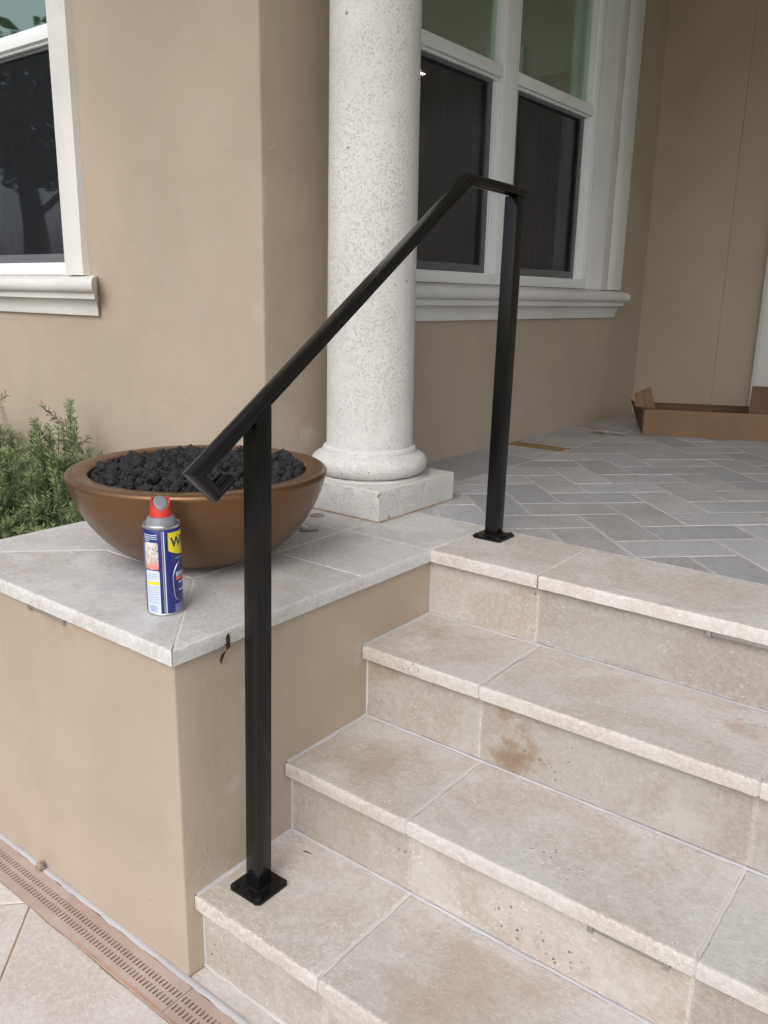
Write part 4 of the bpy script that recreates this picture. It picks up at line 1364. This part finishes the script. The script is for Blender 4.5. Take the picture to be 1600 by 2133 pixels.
hd.build('handle', M['chrome'], key, smooth=True)
vc = root('valve_plug', (-0.4836, 0.953, Z0), 'small round brown plug set in the tile in front of the column plinth', 'plug')
MB().lathe([(0.021, 0.0003), (0.021, 0.0030), (0.0185, 0.0034), (0.0180, 0.0012), (0.010, 0.0014)], (-0.4836, 0.953, Z0), 32).build('cap', M['plug'], vc, smooth=True)
MB().lathe([(0.023, 0.0003), (0.0235, 0.0012), (0.0215, 0.0014)], (-0.4836, 0.953, Z0), 32, cap=False).build('ring', M['grout_brown'], vc, smooth=True)
# dry leaf hanging at the slab edge
lf = [(0.000, 0.146, -0.006), (0.0, 0.139, -0.016), (0.0, 0.1365, -0.026), (0.0, 0.1300, -0.0275), (0.0, 0.1335, -0.031), (0.0, 0.1345, -0.040), (0.0, 0.1295, -0.052), (0.0, 0.1265, -0.064), (0.0, 0.1262, -0.0735), (0.0, 0.1325, -0.066),
      (0.0, 0.1385, -0.054), (0.0, 0.1400, -0.044), (0.0, 0.1440, -0.036), (0.0, 0.1455, -0.024), (0.0, 0.1495, -0.018)]
V = []
for (x, y, z) in lf:
    xo = 0.0035 + 0.004 * math.sin(z * 130) - (0.006 if z < -0.04 else 0)
    V.append((xo, y, Z0 + z))
n = len(V)
V += [(x + 0.0012 + 0.002 * noise.noise(Vector((y * 90, z * 90, 1))), y, z) for x, y, z in V]
b = MB(); b.V = V
b.F = [(k, (k + 1) % n, n + (k + 1) % n, n + k) for k in range(n)]
tri = []
bm = bmesh.new()
vs = [bm.verts.new((v[1], v[2], 0)) for v in V[:n]]
f = bm.faces.new(vs)
bm.verts.index_update()
for f_ in bmesh.ops.triangulate(bm, faces=[f])['faces']:
    ids = [v.index for v in f_.verts]
    b.F.append(tuple(ids)); b.F.append(tuple(n + q for q in ids))
bm.free()
o = b.build('dry_leaf', M['leaf_dry'], None, base=(0.003, 0.137, Z0 - 0.04))
tag(o, 'ragged dark brown dry leaf stuck to the coping edge beside the lower post', 'leaf')
# thin twig on the lowest tread
tw_ = MB().tube([(0.0700, 0.2946, Z0 - H3 + 0.002), (0.080, 0.2960, Z0 - H3 + 0.0035), (0.091, 0.2992, Z0 - H3 + 0.002)], [0.0006, 0.0009, 0.0005], 6).build('twig', M['leaf_dry'], None, base=(0.080, 0.296, Z0 - H3))
tag(tw_, 'thin dark twig lying on the lowest tread behind the lower post', 'twig')
# rubble bit by the drain
bm = bmesh.new(); bmesh.ops.create_icosphere(bm, subdivisions=3, radius=1)
for v in bm.verts:
    p = v.co.copy()
    k = 1 + 0.3 * noise.noise(p * 1.7 + Vector((9, 0, 0))) + 0.12 * noise.noise(p * 5)
    v.co = Vector((p.x * 0.011 * k, p.y * 0.010 * k, p.z * 0.013 * k))
me = bpy.data.meshes.new('mortar_lump'); bm.to_mesh(me); bm.free(); me.materials.append(M['stone_bit'])
me.polygons.foreach_set('use_smooth', [True] * len(me.polygons))
o = link('mortar_lump', me); o.location = (-0.585, -0.004, 0.016)
tag(o, 'small lump of brown mortar at the pedestal foot beside the drain', 'mortar lump')

# ------------------------------------------------------------------ step lights under the nosings
def step_light(x0, y, z, label, xlen=0.153, dark=False):
    r = root('step_light', (x0 + xlen / 2, y, z), label, 'light', 'lights under the nosings')
    MB().box((x0 + 0.012, y + 0.004, z - 0.011), (x0 + xlen - 0.012, y + SB - 0.001, z - 0.0006)).build('housing', M['alu'], r, bevel=0.002)
    for xx in (x0, x0 + xlen - 0.0115):
        MB().box((xx, y + 0.003, z - 0.016), (xx + 0.0115, y + SB - 0.001, z - 0.0008)).build('bracket', M['alu'], r, bevel=0.0015)
step_light(0.752, YP, Z0 - ST, 'grey step light bar under the porch nosing at the right edge')
step_light(0.758, YB, Z0 - H2 - ST, 'grey step light bar under the second tread from the ground')
step_light(-0.540, 0.0, Z0 - ST, 'grey step light bar under the pedestal coping in front of the shrubs', dark=True)

# ------------------------------------------------------------------ cardboard box
bxr = root('cardboard_box', (0.1, 3.7, Z0), 'shallow open cardboard box with raised flaps on the porch floor', 'box')
o0 = Vector((-0.3249, 3.2989)); dx_ = Vector((0.9100, 0.4146)); dy_ = Vector((-0.4146, 0.9100))
BL, BD, BH = 1.30, 0.42, 0.135
def bq(u, v, z): 
    p = o0 + dx_ * u + dy_ * v
    return Vector((p.x, p.y, Z0 + 0.0015 + z))
def panel(name, pts, th, mat, wob=0.0):
    """a cardboard panel: a quad with thickness, gently warped"""
    P = [Vector(p) for p in pts]
    nrm_ = (P[1] - P[0]).cross(P[3] - P[0]).normalized()
    V = []; F = []
    nu, nv = 14, 4
    for s_ in (0, 1):
        for i in range(nu + 1):
            for j in range(nv + 1):
                p = P[0].lerp(P[1], i / nu).lerp(P[3].lerp(P[2], i / nu), j / nv)
                w_ = wob * noise.noise(Vector((i * 0.33, j * 0.4, P[0].x * 7)))
                V.append(tuple(p + nrm_ * (s_ * th + w_)))
    L = (nu + 1) * (nv + 1)
    for s_ in (0, 1):
        for i in range(nu):
            for j in range(nv):
                q_ = s_ * L + i * (nv + 1) + j
                F.append((q_, q_ + nv + 1, q_ + nv + 2, q_ + 1))
    ring = [i * (nv + 1) for i in range(nu + 1)] + [nu * (nv + 1) + j for j in range(1, nv + 1)] + [i * (nv + 1) + nv for i in range(nu - 1, -1, -1)] + [j for j in range(nv - 1, 0, -1)]
    for k in range(len(ring)):
        a_, b_ = ring[k], ring[(k + 1) % len(ring)]
        F.append((a_, b_, L + b_, L + a_))
    b = MB(); b.V = V; b.F = F
    return b.build(name, mat, bxr)
t_ = 0.004
panel('bottom', [bq(0, 0.006, 0), bq(BL, 0.006, 0), bq(BL, BD - 0.006, 0), bq(0, BD - 0.006, 0)], t_, M['card'])
panel('front_side', [bq(0, 0, 0), bq(BL, 0, 0.0), bq(BL, 0.004, BH), bq(0, -0.003, BH)], t_, M['card'], 0.004)
panel('back_side', [bq(0, BD, 0), bq(BL, BD, 0), bq(BL, BD, BH - 0.01), bq(0, BD, BH - 0.01)], t_, M['card_in'], 0.004)
panel('left_end', [bq(-0.001, 0.006, 0), bq(-0.001, BD - 0.006, 0), bq(-0.05, BD - 0.006, BH), bq(-0.008, 0.006, BH)], t_, M['card_in'])
panel('right_end', [bq(BL, 0.006, 0), bq(BL, BD - 0.006, 0), bq(BL, BD - 0.006, BH), bq(BL, 0.006, BH)], t_, M['card_in'])
panel('flap', [bq(0.055, 0.02, BH + 0.001), bq(-0.045, 0.07, BH + 0.003), bq(-0.055, 0.08, BH + 0.070), bq(0.018, 0.035, BH + 0.112)], 0.004, M['card'], 0.003)
panel('flap', [bq(0.52, 0.10, BH - 0.02), bq(0.95, 0.10, BH - 0.03), bq(0.96, 0.13, BH + 0.12), bq(0.53, 0.13, BH + 0.128)], 0.004, M['card_in'], 0.003)

# ------------------------------------------------------------------ shrubs
def shrub(cx, cy, hgt, spread, nstem, label, seed, lean=(0, 0)):
    r_ = random.Random(seed)
    t = root('needle_shrub', (cx, cy, 0.02), label, 'shrub', 'needle leaved shrubs behind the pedestal')
    st = MB()
    V = []; F = []; A = []
    for s_ in range(nstem):
        a = r_.uniform(0, 6.283)
        out = spread * math.sqrt(r_.random())
        H = hgt * r_.uniform(0.66, 1.0) * (1 - 0.25 * (out / spread) ** 2)
        p0 = Vector((cx + 0.25 * out * math.cos(a), cy + 0.25 * out * math.sin(a), 0.02))
        p3 = Vector((cx + out * math.cos(a) + lean[0], cy + out * math.sin(a) + lean[1], 0.02 + H))
        p3.y = min(p3.y, YW - 0.03)
        p1 = p0.lerp(p3, 0.4) + Vector((r_.uniform(-.03, .03), r_.uniform(-.03, .03), 0.08 * H))
        pts = []
        for k in range(11):
            f = k / 10
            q_ = (1 - f) ** 2 * p0 + 2 * f * (1 - f) * p1 + f * f * p3
            pts.append(q_)
        st.tube(pts, [0.0032 * (1 - 0.7 * k / 10) for k in range(11)], 5)
        # needles in loose whorls on the upper part, some side twigs
        tw = [(pts, 0.35)]
        for q in range(r_.randint(4, 7)):
            k = r_.randint(4, 9)
            b0 = pts[k]
            dr_ = Vector((r_.uniform(-1, 1), r_.uniform(-1, 1), r_.uniform(0.4, 1.3))).normalized()
            L_ = r_.uniform(0.06, 0.15)
            b1 = b0 + dr_ * L_
            b1.y = min(b1.y, YW - 0.02)
            tpts = [b0.lerp(b1, i / 4) for i in range(5)]
            st.tube(tpts, 0.0013, 4)
            tw.append((tpts, 0.1))
        for (tp, start) in tw:
            tot = sum((tp[i + 1] - tp[i]).length for i in range(len(tp) - 1))
            nn = int(tot * (1 - start) / 0.0022)
            for q in range(nn):
                f = start + (1 - start) * (q + r_.random()) / nn
                x = f * (len(tp) - 1); i = min(int(x), len(tp) - 2)
                p = tp[i].lerp(tp[i + 1], x - i)
                d = (tp[i + 1] - tp[i]).normalized()
                s1 = d.cross(Vector((r_.uniform(-1, 1), r_.uniform(-1, 1), r_.uniform(-1, 1)))).normalized()
                nd = (d * r_.uniform(0.35, 1.1) + s1 + Vector((0, 0, 0.12))).normalized()
                L_ = r_.uniform(0.024, 0.044) * (0.75 + 0.25 * (1 - f))
                w_ = r_.uniform(0.0016, 0.0028)
                sd_ = nd.cross(Vector((r_.uniform(-1, 1), r_.uniform(-1, 1), r_.uniform(-1, 1)))).normalized() * w_
                bend = Vector((0, 0, r_.uniform(-0.003, 0.004)))
                mid = p + nd * L_ * 0.45 + bend
                n = len(V)
                V += [tuple(p), tuple(mid - sd_), tuple(p + nd * L_), tuple(mid + sd_)]
                F.append((n, n + 1, n + 2, n + 3))
                tone = min(1, max(0, 0.15 + 0.55 * max(0, (f - 0.55) / 0.45) + r_.uniform(-0.12, 0.30)))
                A += [tone] * 4
    st.build('stems', M['bark'], t)
    mesh('foliage', V, F, M['needle'], t, False, ('tone', A))
shrub(-1.63, 0.77, 1.09, 0.17, 60, 'tall light green needle leaved shrub right behind the pedestal corner', 1)
shrub(-1.72, 0.52, 0.90, 0.22, 52, 'darker low needle leaved shrub left of the tall one behind the pedestal', 2)
shrub(-2.22, 0.76, 1.09, 0.20, 50, 'needle leaved shrub cut by the left edge of the picture', 3)
shrub(-1.30, 0.60, 0.80, 0.16, 36, 'low dark shrub half hidden behind the bowl and pedestal', 4)

# ------------------------------------------------------------------ trees of the front garden (seen in the window panes)
def tree(x, y, hgt, cr, label, seed, low=0.35, nleaf=5200):
    r_ = random.Random(seed)
    t = root('garden_tree', (x, y, -0.05), label, 'tree', 'trees in the front garden')
    tk = MB()
    lean_ = Vector((r_.uniform(-.3, .3), r_.uniform(-.3, .3), 0))
    base_ = Vector((x, y, -0.1))
    topp = Vector((x, y, hgt * 0.75)) + lean_
    pts = [base_.lerp(topp, k / 8) + Vector((0.08 * noise.noise(Vector((k, seed, 0))), 0.08 * noise.noise(Vector((k, 0, seed))), 0)) for k in range(9)]
    tk.tube(pts, [0.24 * (1 - 0.75 * k / 8) + (0.06 if k == 0 else 0) for k in range(9)], 10)
    cl = []
    for k in range(16):
        f = r_.uniform(low * 1.1, 0.95)
        p = base_.lerp(topp, f)
        a = r_.uniform(0, 6.283)
        e = p + Vector((math.cos(a), math.sin(a), r_.uniform(0.15, 0.7))) * cr * r_.uniform(0.45, 0.95)
        tk.tube([p, p.lerp(e, 0.5) + Vector((0, 0, 0.15)), e], [0.07 * (1 - f * 0.6), 0.04, 0.012], 6)
        cl += [(e, r_.uniform(0.5, 0.95)), (p.lerp(e, 0.6), r_.uniform(0.4, 0.8))]
    tk.build('trunk', M['bark'], t, smooth=True, ang=60)
    V = []; F = []; A = []
    for q in range(nleaf):
        c, rr = r_.choice(cl)
        v = Vector((r_.gauss(0, 1), r_.gauss(0, 1), r_.gauss(0, 1))).normalized() * rr * r_.random() ** 0.45
        p = c + Vector((v.x, v.y, v.z * 0.75))
        if p.z < hgt * low: continue
        a1 = Vector((r_.uniform(-1, 1), r_.uniform(-1, 1), r_.uniform(-.6, .6))).normalized()
        a2 = a1.cross(Vector((r_.uniform(-1, 1), r_.uniform(-1, 1), r_.uniform(-1, 1)))).normalized()
        L_ = r_.uniform(0.07, 0.15)
        n = len(V)
        V += [tuple(p - a1 * L_), tuple(p + a2 * L_ * 0.45), tuple(p + a1 * L_), tuple(p - a2 * L_ * 0.45)]
        F.append((n, n + 1, n + 2, n + 3)); A += [r_.random()] * 4
    mesh('crown', V, F, M['tree_leaf'], t, False, ('tone', A))
tree(-8.9, -2.95, 5.3, 1.9, 'broad green tree in the front garden mirrored in the left window', 21, low=0.52)
